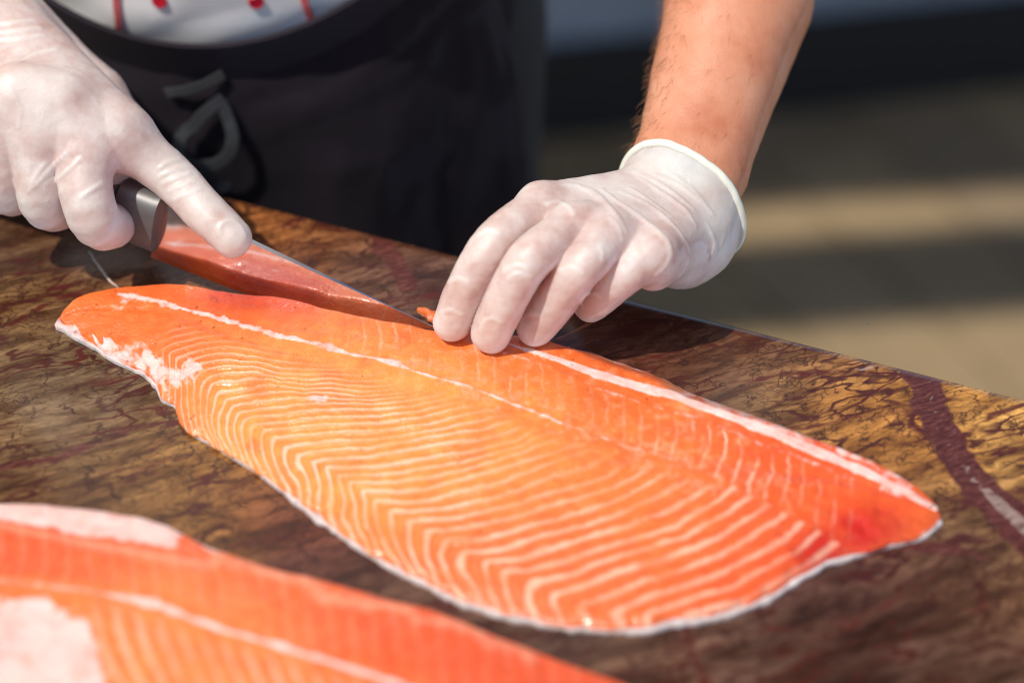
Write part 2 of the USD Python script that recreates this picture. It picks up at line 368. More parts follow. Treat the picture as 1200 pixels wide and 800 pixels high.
# polished stone: gold-brown ground with a slanted grain, dark red veins from the mesh's vein distances, and fine cracks
GRAIN = math.radians(24)
material('rainforest_stone', {'g': ('geometry', {}), 'tone': ('attribute', {'attribute': 'tone'}), 'vd': ('attribute', {'attribute': 'vein'}), 'vf': ('attribute', {'attribute': 'fine_vein'}), 'vw': ('attribute', {'attribute': 'white_vein'}),
    'rot': ('mapping', {'rotation': (0, 0, -GRAIN)}), 'nw': ('noise_texture', {'scale': 22.0, 'detail': 4.0}), 'wv': ('vector_math', {'math_type': 'scale', 'scale': 0.014}), 'wa': ('vector_math', {'math_type': 'add'}),
    'st': ('mapping', {'scale': (24, 95, 40)}), 'st2': ('mapping', {'scale': (90, 330, 80)}),
    'ng': ('noise_texture', {'scale': 1.0, 'detail': 5.0, 'roughness': 0.62, 'distortion': 0.5}), 'nf': ('noise_texture', {'scale': 1.6, 'detail': 4.0, 'roughness': 0.7, 'distortion': 0.4}),
    'nb': ('noise_texture', {'scale': 11.0, 'detail': 4.0, 'distortion': 0.6}), 'nx': ('noise_texture', {'scale': 75.0, 'detail': 4.0, 'roughness': 0.6}), 'nm': ('noise_texture', {'scale': 34.0, 'detail': 3.0}),
    # veins as level lines of stretched noise: long ones, finer ones, hairlines
    'sa': ('mapping', {'scale': (7, 34, 12)}), 'na': ('noise_texture', {'scale': 1.0, 'detail': 2.5, 'roughness': 0.5, 'distortion': 0.3}), 'da': ('math', {'math_type': 'subtract', 'value2': 0.5}), 'aa': ('math', {'math_type': 'absolute'}), 'la': ('map_range', {'range_type': 'smoothstep', 'from_min': 0.016, 'from_max': 0.004, 'to_min': 0.0, 'to_max': 1.0}),
    'sb': ('mapping', {'scale': (22, 70, 12), 'rotation': (0, 0, 0.30), 'location': (2.3, 5.1, 0)}), 'nbb': ('noise_texture', {'scale': 1.0, 'detail': 2.5, 'roughness': 0.5, 'distortion': 0.15}), 'db': ('math', {'math_type': 'subtract', 'value2': 0.5}), 'ab': ('math', {'math_type': 'absolute'}), 'lb': ('map_range', {'range_type': 'smoothstep', 'from_min': 0.030, 'from_max': 0.008, 'to_min': 0.0, 'to_max': 0.92}),
    'sc': ('mapping', {'scale': (95, 140, 60), 'rotation': (0, 0, -0.5)}), 'nc': ('noise_texture', {'scale': 1.0, 'detail': 2.0, 'roughness': 0.5, 'distortion': 0.25}), 'dc': ('math', {'math_type': 'subtract', 'value2': 0.5}), 'ac': ('math', {'math_type': 'absolute'}), 'lc': ('map_range', {'range_type': 'smoothstep', 'from_min': 0.028, 'from_max': 0.008, 'to_min': 0.0, 'to_max': 0.7}),
    'ka': ('map_range', {'range_type': 'smoothstep', 'from_min': 0.40, 'from_max': 0.56, 'to_min': 0.15, 'to_max': 1.0}), 'kb': ('map_range', {'range_type': 'smoothstep', 'from_min': 0.44, 'from_max': 0.58, 'to_min': 0.0, 'to_max': 1.0}),
    'ma': ('math', {'math_type': 'multiply'}), 'mb': ('math', {'math_type': 'multiply'}), 'mc': ('math', {'math_type': 'multiply'}),
    'gr': ('rgb_ramp', {'ramp': [(0.26, (0.20, 0.14, 0.12)), (0.42, (0.60, 0.52, 0.47)), (0.55, (1.15, 1.1, 1.05)), (0.74, (1.9, 1.9, 1.95))]}),
    'gf': ('rgb_ramp', {'ramp': [(0.3, (0.55, 0.48, 0.44)), (0.5, (1.0, 1.0, 1.0)), (0.75, (1.4, 1.4, 1.4))]}),
    'gb': ('rgb_ramp', {'ramp': [(0.30, (0.62, 0.56, 0.58)), (0.5, (1.0, 1.0, 1.0)), (0.7, (1.25, 1.15, 0.95))]}),
    'c1': ('mix', {'mix_type': 'multiply', 'fac': 1.0}), 'c2': ('mix', {'mix_type': 'multiply', 'fac': 1.0}), 'c0': ('mix', {'mix_type': 'multiply', 'fac': 1.0}),
    'sd': ('mapping', {'scale': (0.42, 1.0, 1), 'rotation': (0, 0, 0.12)}), 'vo': ('voronoi_texture', {'feature': 'distance_to_edge', 'scale': 105.0}), 'wv2': ('vector_math', {'math_type': 'scale', 'scale': 0.012}), 'nw2': ('noise_texture', {'scale': 120.0, 'detail': 4.0, 'roughness': 0.65}), 'wa2': ('vector_math', {'math_type': 'add'}), 'ld': ('map_range', {'range_type': 'smoothstep', 'from_min': 0.07, 'from_max': 0.012, 'to_min': 0.0, 'to_max': 0.85}), 'kd': ('map_range', {'range_type': 'smoothstep', 'from_min': 0.42, 'from_max': 0.60, 'to_min': 0.0, 'to_max': 1.0}), 'md': ('math', {'math_type': 'multiply'}), 'cd': ('mix', {'color2': (0.035, 0.010, 0.007)}),
    'c3': ('mix', {'color2': (0.075, 0.014, 0.011)}), 'c4': ('mix', {'color2': (0.055, 0.012, 0.009)}), 'c4b': ('mix', {'color2': (0.03, 0.011, 0.008)}),
    'v1': ('math', {'math_type': 'multiply_add', 'value2': 0.008}), 'v1m': ('map_range', {'range_type': 'smoothstep', 'from_min': 0.0056, 'from_max': 0.0036, 'to_min': 0.0, 'to_max': 1.0}),
    'v2': ('math', {'math_type': 'multiply_add', 'value2': 0.006}), 'v2m': ('map_range', {'range_type': 'smoothstep', 'from_min': 0.0040, 'from_max': 0.0022, 'to_min': 0.0, 'to_max': 0.9}),
    'vin': ('rgb_ramp', {'ramp': [(0.3, (0.040, 0.010, 0.008)), (0.5, (0.085, 0.022, 0.017)), (0.62, (0.13, 0.042, 0.030)), (0.75, (0.22, 0.11, 0.085))]}),
    'c5': ('mix', {}), 'c6': ('mix', {'color2': (0.075, 0.013, 0.010)}),
    'v3': ('math', {'math_type': 'multiply_add', 'value2': 0.0022}), 'v3m': ('map_range', {'range_type': 'smoothstep', 'from_min': 0.0019, 'from_max': 0.0011, 'to_min': 0.0, 'to_max': 0.75}), 'k3': ('map_range', {'from_min': 0.36, 'from_max': 0.56, 'to_min': 0.1, 'to_max': 1.0, 'clamp': True}), 'vk3': ('math', {'math_type': 'multiply'}),
    'c7': ('mix', {'color2': (0.34, 0.25, 0.21)}),
    'rr': ('map_range', {'to_min': 0.07, 'to_max': 0.22}), 'b': ('bump', {'strength': 0.10, 'distance': 0.0005}),
    'p': ('principled_bsdf', {'specular_ior_level': 0.42})},
    [('g.position', 'nw.vector'), ('g.position', 'nb.vector'), ('g.position', 'nx.vector'), ('g.position', 'nm.vector'), ('nw.color', 'wv.vector1'), ('g.position', 'rot.vector'), ('rot.vector', 'wa.vector1'), ('wv.vector', 'wa.vector2'),
     ('wa.vector', 'st.vector'), ('wa.vector', 'st2.vector'), ('st.vector', 'ng.vector'), ('st2.vector', 'nf.vector'),
     ('wa.vector', 'sa.vector'), ('sa.vector', 'na.vector'), ('na.fac', 'da.value1'), ('da.value', 'aa.value1'), ('aa.value', 'la.value'),
     ('wa.vector', 'sb.vector'), ('sb.vector', 'nbb.vector'), ('nbb.fac', 'db.value1'), ('db.value', 'ab.value1'), ('ab.value', 'lb.value'),
     ('wa.vector', 'sc.vector'), ('sc.vector', 'nc.vector'), ('nc.fac', 'dc.value1'), ('dc.value', 'ac.value1'), ('ac.value', 'lc.value'),
     ('nm.fac', 'ka.value'), ('nb.fac', 'kb.value'), ('la.result', 'ma.value1'), ('ka.result', 'ma.value2'), ('lb.result', 'mb.value1'), ('ka.result', 'mb.value2'), ('lc.result', 'mc.value1'), ('kb.result', 'mc.value2'),
     ('ng.fac', 'gr.fac'), ('nf.fac', 'gf.fac'), ('nb.fac', 'gb.fac'), ('tone.color', 'c0.color1'), ('gb.color', 'c0.color2'), ('c0.color', 'c1.color1'), ('gr.color', 'c1.color2'), ('c1.color', 'c2.color1'), ('gf.color', 'c2.color2'),
     ('c2.color', 'c4b.color1'), ('mc.value', 'c4b.fac'), ('c4b.color', 'c4.color1'), ('mb.value', 'c4.fac'), ('g.position', 'nw2.vector'), ('nw2.color', 'wv2.vector1'), ('wa.vector', 'wa2.vector1'), ('wv2.vector', 'wa2.vector2'), ('wa2.vector', 'sd.vector'), ('sd.vector', 'vo.vector'), ('vo.distance', 'ld.value'), ('nx.fac', 'kd.value'), ('ld.result', 'md.value1'), ('kd.result', 'md.value2'), ('c4.color', 'cd.color1'), ('md.value', 'cd.fac'), ('cd.color', 'c3.color1'), ('ma.value', 'c3.fac'),
     ('nx.fac', 'v1.value1'), ('vd.fac', 'v1.value3'), ('v1.value', 'v1m.value'), ('nf.fac', 'vin.fac'), ('c3.color', 'c5.color1'), ('vin.color', 'c5.color2'), ('v1m.result', 'c5.fac'),
     ('nx.fac', 'v2.value1'), ('vf.fac', 'v2.value3'), ('v2.value', 'v2m.value'), ('c5.color', 'c6.color1'), ('v2m.result', 'c6.fac'),
     ('nx.fac', 'v3.value1'), ('vw.fac', 'v3.value3'), ('v3.value', 'v3m.value'), ('nf.fac', 'k3.value'), ('v3m.result', 'vk3.value1'), ('k3.result', 'vk3.value2'), ('c6.color', 'c7.color1'), ('vk3.value', 'c7.fac'), ('c7.color', 'p.base_color'),
     ('nb.fac', 'rr.value'), ('rr.result', 'p.roughness'), ('nx.fac', 'b.height'), ('b.normal', 'p.normal')])
for i, c in enumerate([(0.25, 0.178, 0.092), (0.21, 0.148, 0.078), (0.275, 0.195, 0.105), (0.23, 0.165, 0.095)]):
    plain(f'deck_board_{"abcd"[i]}', c, 0.6, var=0.22, scale=9)
material('water', {'p': ('principled_bsdf', {'base_color': (1, 1, 1), 'roughness': 0.03, 'transmission_weight': 1.0, 'ior': 1.33})}, [])
#STRUCTURE
# ------------------------------------------------------------------ the setting: ground, deck, dark fence, awning
GROUND = usdkit.material(stage, '/World/Looks/ground_earth', {'g': ('geometry', {}), 'n': ('noise_texture', {'scale': 3.0, 'detail': 5.0}), 'r': ('rgb_ramp', {'ramp': [(0.3, (0.10, 0.08, 0.06)), (0.7, (0.17, 0.14, 0.11))]}), 'p': ('principled_bsdf', {'roughness': 0.9})},
                         [('g.position', 'n.vector'), ('n.fac', 'r.fac'), ('r.color', 'p.base_color')], surface='p.BSDF')
tag(obj('ground', (A([-30, -30, -0.03], [30, -30, -0.03], [30, 30, -0.03], [-30, 30, -0.03]), np.array([[0, 1, 2], [0, 2, 3]])), GROUND, smooth=False), kind='structure')
deck = thing('deck', kind='structure')
DA = math.radians(-62)                                   # the boards run slantwise towards the table
du, dv = A(math.cos(DA), math.sin(DA), 0), A(-math.sin(DA), math.cos(DA), 0)
PW = 0.145
k = 0
for i in range(-12, 18):
    c = A(0.35, 1.25, 0) + dv * i * PW
    off = rng.uniform(0, 2.0)
    for j in range(-2, 2):
        a, b = c + du * (j * 2.0 + off + 0.003), c + du * (j * 2.0 + off + 1.997)
        w = PW / 2 - 0.0025
        q = np.array([a - dv * w, b - dv * w, b + dv * w, a + dv * w])
        bm = trimesh.Trimesh(np.vstack([q + A(0, 0, -0.025), q * 1.0 + A(0, 0, rng.uniform(-0.0008, 0))]), [[0, 2, 1], [0, 3, 2], [4, 5, 6], [4, 6, 7], [0, 1, 5], [0, 5, 4], [1, 2, 6], [1, 6, 5], [2, 3, 7], [2, 7, 6], [3, 0, 4], [3, 4, 7]], process=False)
        obj('plank', bm, f'deck_board_{"abcd"[rng.integers(4)]}', deck, smooth=False)

def wall_at(x):
    return 1.60 + 0.21 * (x - 0.31)
wd = A(1, 0.21, 0); wd /= np.linalg.norm(wd); wn = A(wd[1], -wd[0], 0)       # wn faces the camera
w0 = A(0.31, 1.62, 0)
fence = thing('panel_fence', 'dark blue-grey panel fence with black base board at the back of the deck', 'fence')
def slab(s0, s1, z0, z1, d0, d1):
    q = np.array([w0 + wd * s0 + wn * d0, w0 + wd * s1 + wn * d0, w0 + wd * s1 + wn * d1, w0 + wd * s0 + wn * d1])
    v = np.vstack([q + A(0, 0, z0), q + A(0, 0, z1)])
    return trimesh.Trimesh(v, [[0, 2, 1], [0, 3, 2], [4, 5, 6], [4, 6, 7], [0, 1, 5], [0, 5, 4], [1, 2, 6], [1, 6, 5], [2, 3, 7], [2, 7, 6], [3, 0, 4], [3, 4, 7]], process=False)
for i in range(-6, 8):
    obj('panel', slab(i * 0.30 + 0.004, i * 0.30 + 0.296, 0.10, 0.98, -0.03 + rng.uniform(0, .006), 0.0), 'fence_metal', fence, smooth=False)
for i in range(-3, 5):
    obj('post', slab(i * 0.60 - 0.03, i * 0.60 + 0.03, 0.0, 1.02, -0.09, -0.032), 'fence_base', fence, smooth=False)
obj('base_board', slab(-1.8, 2.4, 0.0, 0.125, 0.001, 0.02), 'fence_base', fence, smooth=False)

pergola = thing('pergola', 'canvas roofed wooden pergola standing over the deck between table and fence', 'pergola')
pxf = UsdGeom.Xformable(pergola); pxf.AddTranslateOp().Set(Gf.Vec3d(-.85, .35, 0)); pxf.AddRotateZOp().Set(7.0); pxf.AddTranslateOp(opSuffix='back').Set(Gf.Vec3d(.85, -.35, 0))
obj('canvas_roof', box(A(-2.6, .488, 2.40), A(1.9, 1.25, 2.43)), 'canvas', pergola, smooth=False)
obj('beam', box(A(-2.6, .265, 2.36), A(1.9, .415, 2.42)), 'cabinet_wood', pergola, smooth=False)
for x, y in ((-2.5, .34), (1.8, .34), (-2.5, 1.2), (1.8, 1.2)):
    obj('post', box(A(x - .045, y - .045, 0), A(x + .045, y + .045, 2.36 if y < 1 else 2.398)), 'cabinet_wood', pergola, smooth=False)

# ------------------------------------------------------------------ the table: stone slab on a cabinet
e0, e1 = P(250, 225), P(1200, 465)
tu = e1 - e0; tu[2] = 0; tu /= np.linalg.norm(tu); tv = A(tu[1], -tu[0], 0)      # tv runs from the far edge towards the camera
table = thing('stone_table', 'polished brown and gold stone table top crossed by dark red veins, under the fish', 'table')
us, vs = np.arange(-0.75, 0.85, 0.004), np.r_[0.0, np.arange(0.0025, 0.72, 0.004)]
UU, VV = np.meshgrid(us, vs, indexing='ij')
top = e0 + UU[..., None] * tu + VV[..., None] * tv
top[..., 2] = TZ
top[:, 0, 2] -= 0.0025; top[:, -1, 2] -= 0.0025; top[0, :, 2] -= 0.0025; top[-1, :, 2] -= 0.0025
bot = top.copy(); bot[..., 2] = TZ - 0.03
slabm = shell_grid(top[:, ::-1], bot[:, ::-1])
p2 = slabm.vertices[:, :2]
p2n = p2 + 0.0035 * (np.stack([meshkit.fbm(np.c_[p2 * 55, p2[:, :1] * 0], 3, 1), meshkit.fbm(np.c_[p2 * 55, p2[:, :1] * 0], 3, 2)], 1) - 0.5) * 2
def vein_field(lines):
    d = np.full(len(p2), 0.2)
    for pts, w in lines:
        l = PL(pts)[:, :2]; dd, at = poly_dist(p2n, l)
        ww = np.interp(at, np.linspace(0, 1, len(np.atleast_1d(w))), np.atleast_1d(w)) if np.ndim(w) else w
        d = np.minimum(d, dd - ww + 0.0)
    return np.clip(d, -0.02, 0.2)
big = [([(1068, 425), (1085, 455), (1098, 495), (1115, 530), (1148, 565), (1180, 600), (1225, 650), (1300, 740)], (0.0085, 0.0075, 0.0065, 0.0070, 0.0082, 0.0092, 0.011, 0.012)),
       ([(-40, 556), (10, 546), (60, 540), (100, 525), (150, 505)], (0.0005, 0.0012, 0.0016, 0.001, 0.0003)),
       ([(425, 262), (450, 290), (480, 335)], (0.0022, 0.0045, 0.003)),
       ([(955, 660), (1020, 640), (1090, 640), (1160, 655)], (0.001, 0.004, 0.003, 0.0008))]
fine = [([(760, 470), (830, 452), (900, 441), (985, 433), (1050, 436), (1078, 440)], (0.0002, 0.0006, 0.0008, 0.0012, 0.0014, 0.002)),
        ([(803, 715), (815, 755), (835, 830)], 0.0018), ([(880, 790), (960, 745), (1050, 705), (1150, 640), (1200, 600)], (0.0003, 0.001, 0.001, 0.0005, 0.0003)),
        ([(-20, 395), (60, 352), (110, 335), (150, 322)], (0.001, 0.0016, 0.0012, 0.0004)), ([(905, 508), (960, 497), (1010, 487), (1055, 470)], (0.0004, 0.0013, 0.0012, 0.0004)),
        ([(880, 470), (940, 440), (1000, 400)], 0.0004), ([(1115, 520), (1160, 490), (1215, 470)], (0.0006, 0.0016, 0.0012)),
        ([(150, 505), (210, 490), (290, 455)], (0.001, 0.0004, 0.0002)), ([(20, 590), (120, 560), (210, 535), (270, 520)], (0.0002, 0.0008, 0.0009, 0.0003)), ([(70, 385), (95, 440), (130, 470), (140, 520)], 0.0003),
        ([(700, 395), (760, 380), (850, 385), (930, 398)], (0.0005, 0.0012, 0.001, 0.0004)), ([(690, 430), (780, 415), (860, 402)], 0.0008), ([(330, 262), (352, 300), (372, 345)], 0.0006),
        ([(1000, 800), (1070, 740), (1200, 690)], 0.0005), ([(380, 236), (398, 262)], 0.0015)]
whitev = [([(1085, 430), (1092, 455), (1095, 485), (1100, 505), (1120, 530), (1145, 560), (1175, 590), (1215, 630)], (0.0, 0.0002, 0.0003, 0.0002, 0.0006, 0.0014, 0.003, 0.004)), ([(1000, 429), (1020, 427)], 0.001)]
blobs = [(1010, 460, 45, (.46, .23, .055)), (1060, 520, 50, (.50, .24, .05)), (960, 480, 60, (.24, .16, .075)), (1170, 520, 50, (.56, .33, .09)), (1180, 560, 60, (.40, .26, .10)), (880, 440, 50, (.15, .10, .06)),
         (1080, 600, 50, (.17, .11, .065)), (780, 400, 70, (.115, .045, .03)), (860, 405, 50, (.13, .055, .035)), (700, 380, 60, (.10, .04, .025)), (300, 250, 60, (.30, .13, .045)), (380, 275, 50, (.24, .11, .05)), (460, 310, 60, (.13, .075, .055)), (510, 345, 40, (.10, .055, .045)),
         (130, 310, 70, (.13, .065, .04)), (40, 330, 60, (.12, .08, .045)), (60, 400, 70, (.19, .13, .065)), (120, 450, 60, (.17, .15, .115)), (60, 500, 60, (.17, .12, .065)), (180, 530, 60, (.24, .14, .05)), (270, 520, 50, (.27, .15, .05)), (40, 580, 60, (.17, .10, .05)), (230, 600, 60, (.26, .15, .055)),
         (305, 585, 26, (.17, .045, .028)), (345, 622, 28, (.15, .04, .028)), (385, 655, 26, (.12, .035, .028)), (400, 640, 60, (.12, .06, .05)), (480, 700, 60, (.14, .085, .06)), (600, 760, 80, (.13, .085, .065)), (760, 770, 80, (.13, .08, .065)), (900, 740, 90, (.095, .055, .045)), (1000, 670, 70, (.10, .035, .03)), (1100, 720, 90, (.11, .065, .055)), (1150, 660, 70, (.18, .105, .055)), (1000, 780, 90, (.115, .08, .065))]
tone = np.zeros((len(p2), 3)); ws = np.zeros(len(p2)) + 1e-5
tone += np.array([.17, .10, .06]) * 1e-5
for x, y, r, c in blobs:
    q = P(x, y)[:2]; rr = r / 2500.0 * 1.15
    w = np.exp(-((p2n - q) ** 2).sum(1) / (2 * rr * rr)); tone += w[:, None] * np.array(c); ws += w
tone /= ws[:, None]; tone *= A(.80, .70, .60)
obj('slab', slabm, 'rainforest_stone', table, smooth=50, tone=tone, vein=vein_field(big), fine_vein=vein_field(fine), white_vein=vein_field(whitev)) if False else None
def obj_flat(name, mesh, mat, parent, **prim):
    """like obj with smooth normals, keeping the vertices as they are so that attributes fit"""
    return obj(name, mesh, mat, parent, smooth=True, **prim)
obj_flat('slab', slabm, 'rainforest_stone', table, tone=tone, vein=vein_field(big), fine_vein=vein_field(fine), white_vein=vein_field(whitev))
def in_table(u0, u1, v0, v1, z0, z1):
    q = np.array([e0 + tu * u + tv * v for u, v in ((u0, v0), (u0, v1), (u1, v1), (u1, v0))])
    q[:, 2] = 0
    v = np.vstack([q + A(0, 0, z0), q + A(0, 0, z1)])
    return trimesh.Trimesh(v, [[0, 2, 1], [0, 3, 2], [4, 5, 6], [4, 6, 7], [0, 1, 5], [0, 5, 4], [1, 2, 6], [1, 6, 5], [2, 3, 7], [2, 7, 6], [3, 0, 4], [3, 4, 7]], process=False)
obj('cabinet', in_table(-0.68, 0.78, 0.06, 0.66, 0.0, TZ - 0.032), 'cabinet_wood', table, smooth=False)
#FISH
# ------------------------------------------------------------------ the fillets
def px_to_plan(verts):
    """photograph points -> plan positions on the fillet whose surface vertices are given"""
    tree = cKDTree(to_px(verts))
    def f(pts):
        d, i = tree.query(np.asarray(pts, float), k=4)
        w = 1 / (d + 0.05)
        return (verts[i][..., :2] * w[..., None]).sum(1) / w.sum(1)[:, None]
    return f

def grid_of(far, near, n, m, hfun, tpow=1.0):
    far, near = resample(far, n, n / 130), resample(near, n, n / 220)
    s = np.linspace(0, 1, n)[:, None]; t = (np.linspace(0, 1, m) ** tpow)[None, :]
    xy = far[:, None, :2] * (1 - t[..., None]) + near[:, None, :2] * t[..., None]
    h = hfun(s, t)
    return xy, h, np.broadcast_to(s, h.shape), np.broadcast_to(t, h.shape)

def seam_fields(to_plan, arms, legs, backs, q):
    def fit(groups, smoothing):
        pts, val = [], []
        for k, l in groups.items():
            l = resample(np.array(l, float), max(3, int(len(l) * 1.5)))
            pts.append(to_plan(l)); val += [k] * len(l)
        pts = np.vstack(pts)
        return RBFInterpolator(pts * 10, np.array(val, float), kernel='thin_plate_spline', smoothing=smoothing, degree=1, neighbors=None)(q * 10)
    a, l, b = fit(arms, 2e-4), fit(legs, 2e-4), fit(backs, 1e-3)
    return a, l, b

# ---- the fillet being trimmed
far_px = [(69, 372), (82, 358), (104, 346), (140, 337), (200, 335), (270, 341), (330, 349), (390, 362), (450, 375), (510, 386), (570, 397), (602, 401), (650, 405), (690, 414), (720, 424), (752, 434), (780, 447), (800, 459), (825, 470), (872, 486), (922, 506), (972, 526), (1010, 543), (1040, 558), (1067, 571), (1090, 586), (1103, 602)]
near_px = [(65, 378), (95, 393), (120, 410), (140, 421), (165, 431), (182, 447), (188, 466), (205, 471), (208, 490), (222, 506), (240, 514), (260, 527), (300, 550), (345, 580), (385, 611), (430, 644), (480, 671), (530, 696), (580, 713), (640, 727), (700, 734), (755, 733), (785, 722), (820, 721), (870, 709), (910, 690), (950, 665), (972, 654), (1010, 646), (1050, 636), (1085, 626), (1104, 606)]
far_e, near_e = np.array([P(x, y, np.interp(x, [69, 140, 250, 510, 580], [.003, .008, .011, .011, .004])) for x, y in far_px]), PL(near_px, 0.003)
far_e[:, 2] = TZ + .003
N1, M1 = 620, 230
def h_main(s, t):
    ridge = np.interp(s, [0, .3, .5, .6, .72, .85, 1], [.03, .03, .05, .085, .11, .11, .05])
    top = np.interp(s, [0, .06, .15, .35, .55, .8, .92, 1], [.004, .0085, .013, .015, .016, .0145, .011, .004])
    edge = np.interp(s, [0, .1, .5, .9, 1], [.003, .004, .004, .005, .003])
    belly = np.interp(t, [0, .30, .36, .42, .65, .85, .95, 1], [1, .93, .86, .90, .72, .50, .34, .22])
    farside = np.clip(t / ridge, 0, 1)
    e = edge + (top - edge) * farside ** 0.8
    return np.where(t < ridge, e, np.maximum(top * belly, 0.003))
xy, H, S_, T_ = grid_of(far_e, near_e, N1, M1, h_main)
H = np.stack([gaussian_filter1d(r, 2.0) for r in H])
nz = meshkit.fbm(np.dstack([xy * 38, xy[..., :1] * 0]).reshape(-1, 3), 4, 5).reshape(H.shape) - 0.5
nz2 = meshkit.fbm(np.dstack([xy * 170, xy[..., :1] * 0]).reshape(-1, 3), 3, 9).reshape(H.shape) - 0.5
ends = sstep(0, .03, S_) * sstep(1, .985, S_)
H = H + ends * (nz * 0.0035 + nz2 * 0.0007)
# rounded lip at the near edge and at both tips
lip = np.minimum.reduce([(1 - T_) * 0.17 + 1e-4, S_ * 0.40 + 1e-4, (1 - S_) * 0.40 + 1e-4]) / 0.004
H = 0.0022 + (H - 0.0022) * np.sqrt(np.clip(1 - (1 - np.clip(lip, 0, 1)) ** 2, 0.02, 1))
# the frayed belly edge
fray = 0.0018 * (meshkit.fbm(np.c_[np.linspace(0, 1, N1) * 75, np.zeros(N1), np.zeros(N1)], 4, 3) - 0.5) * 2
dirn = (near_e[-1] - near_e[0])[:2]; dirn = A(-dirn[1], dirn[0]) / np.linalg.norm(dirn)
xy = xy + (fray[:, None] * np.clip((T_ - .9) / .1, 0, 1))[..., None] * dirn
V = np.dstack([xy, TZ + H]); flat = V.reshape(-1, 3)
to_plan = px_to_plan(flat)
q2 = flat[:, :2]
arms = {-16: [(240, 420), (262, 416), (280, 419)], -14: [(246, 435), (267, 432), (290, 432)], -13: [(240, 452), (250, 443), (267, 440), (302, 439), (330, 446)], -12: [(250, 452), (267, 452), (290, 449), (317, 446), (350, 451)], -11: [(258, 463), (287, 459), (312, 455), (340, 456), (360, 458)],
        -10: [(266, 470), (287, 467), (310, 463), (345, 460), (385, 462), (420, 466)], -9: [(274, 480), (292, 477), (325, 472), (355, 470), (400, 469), (440, 470)], -8: [(283, 487), (297, 483), (327, 480), (355, 475), (385, 474), (440, 475), (480, 472)],
        -7: [(291, 495), (305, 492), (330, 489), (380, 484), (440, 482), (490, 478)], -6: [(303, 501), (320, 499), (342, 495), (380, 492), (440, 490), (500, 483)], -5: [(313, 508), (330, 506), (392, 501), (440, 499), (500, 492), (540, 482)],
        -4: [(325, 517), (340, 515), (392, 510), (440, 509), (500, 501), (560, 487)], -3: [(340, 527), (392, 522), (440, 517), (500, 509), (560, 498)], -2: [(355, 536), (392, 531), (440, 527), (507, 515), (560, 508), (590, 500)],
        -1: [(368, 544), (405, 542), (440, 539), (500, 530), (560, 520), (600, 510)], 0: [(380, 552), (415, 552), (447, 551), (500, 542), (560, 531), (610, 518)], 1: [(402, 560), (460, 559), (500, 552), (535, 547), (590, 530), (620, 520)],
        2: [(415, 570), (460, 570), (510, 562), (550, 552), (610, 535), (640, 524)], 3: [(432, 580), (470, 581), (522, 572), (567, 559), (615, 545), (650, 535)], 4: [(446, 591), (490, 594), (535, 585), (580, 573), (602, 565), (647, 547), (675, 537)],
        5: [(465, 603), (510, 602), (555, 596), (602, 582), (652, 565), (690, 555)], 6: [(488, 615), (530, 613), (567, 605), (620, 592), (665, 578), (710, 566), (765, 530)], 7: [(511, 626), (550, 625), (585, 617), (620, 608), (690, 585), (735, 572), (787, 538)],
        8: [(533, 637), (577, 639), (620, 623), (680, 607), (730, 591), (762, 573), (807, 545)], 9: [(553, 651), (585, 650), (610, 645), (640, 632), (680, 622), (730, 606), (782, 587), (832, 552)], 10: [(578, 662), (625, 660), (665, 642), (710, 629), (760, 616), (815, 590), (857, 560)],
        11: [(601, 673), (655, 668), (685, 655), (742, 635), (787, 627), (835, 597), (877, 567)], 12: [(638, 686), (672, 678), (710, 660), (765, 645), (815, 627), (845, 611), (905, 575)], 13: [(657, 700), (700, 692), (730, 675), (770, 667), (825, 645), (875, 615), (920, 587)],
        14: [(707, 710), (730, 701), (760, 686), (805, 671), (860, 650), (912, 617), (952, 590)], 15: [(755, 710), (792, 697), (840, 681), (867, 667), (917, 645), (968, 597)], 16: [(800, 712), (840, 698), (872, 690), (922, 660), (985, 617)]}
legs = {-18: [(202, 450), (200, 470)], -17: [(208, 450), (207, 480)], -16: [(215, 445), (215, 480), (221, 503)], -15: [(222, 440), (222, 480), (229, 508)], -14: [(231, 440), (230, 480), (233, 500), (239, 514)], -13: [(240, 450), (237, 465), (237, 482), (240, 500), (249, 516)],
        -12: [(249, 454), (246, 465), (243, 482), (246, 500), (256, 520)], -11: [(257, 464), (256, 472), (250, 490), (252, 510), (265, 530)], -10: [(266, 475), (260, 490), (262, 512), (272, 533)], -9: [(274, 481), (269, 495), (271, 512), (279, 535)], -8: [(282, 488), (277, 500), (280, 517), (289, 540)],
        -7: [(290, 496), (287, 510), (290, 530), (298, 546)], -6: [(302, 501), (299, 510), (300, 530), (308, 549)], -5: [(312, 509), (310, 520), (315, 542), (323, 557)], -4: [(325, 517), (322, 527), (327, 545), (336, 560)], -3: [(340, 527), (337, 537), (342, 550), (352, 561)],
        -2: [(355, 537), (360, 550), (367, 570)], -1: [(377, 555), (380, 572), (378, 590)], 0: [(390, 557), (397, 582), (393, 600)], 1: [(402, 562), (410, 590), (405, 605), (414, 617)], 2: [(415, 572), (422, 597), (422, 617), (430, 628)], 3: [(432, 582), (432, 605), (440, 630), (448, 650)],
        4: [(445, 593), (447, 605), (447, 620), (460, 645), (475, 665)], 5: [(465, 605), (466, 622), (468, 637), (482, 667), (496, 677)], 6: [(487, 617), (486, 635), (492, 652), (501, 677)], 7: [(510, 628), (503, 647), (515, 670), (521, 684)], 8: [(532, 640), (525, 652), (532, 675), (543, 690)],
        9: [(552, 654), (550, 662), (560, 680), (568, 703)], 10: [(577, 664), (577, 680), (585, 705), (590, 713)], 11: [(600, 675), (599, 690), (607, 712)], 12: [(638, 688), (629, 697), (637, 722)], 13: [(657, 702), (665, 722)], 14: [(694, 712), (700, 728)], 15: [(735, 712), (742, 728)]}
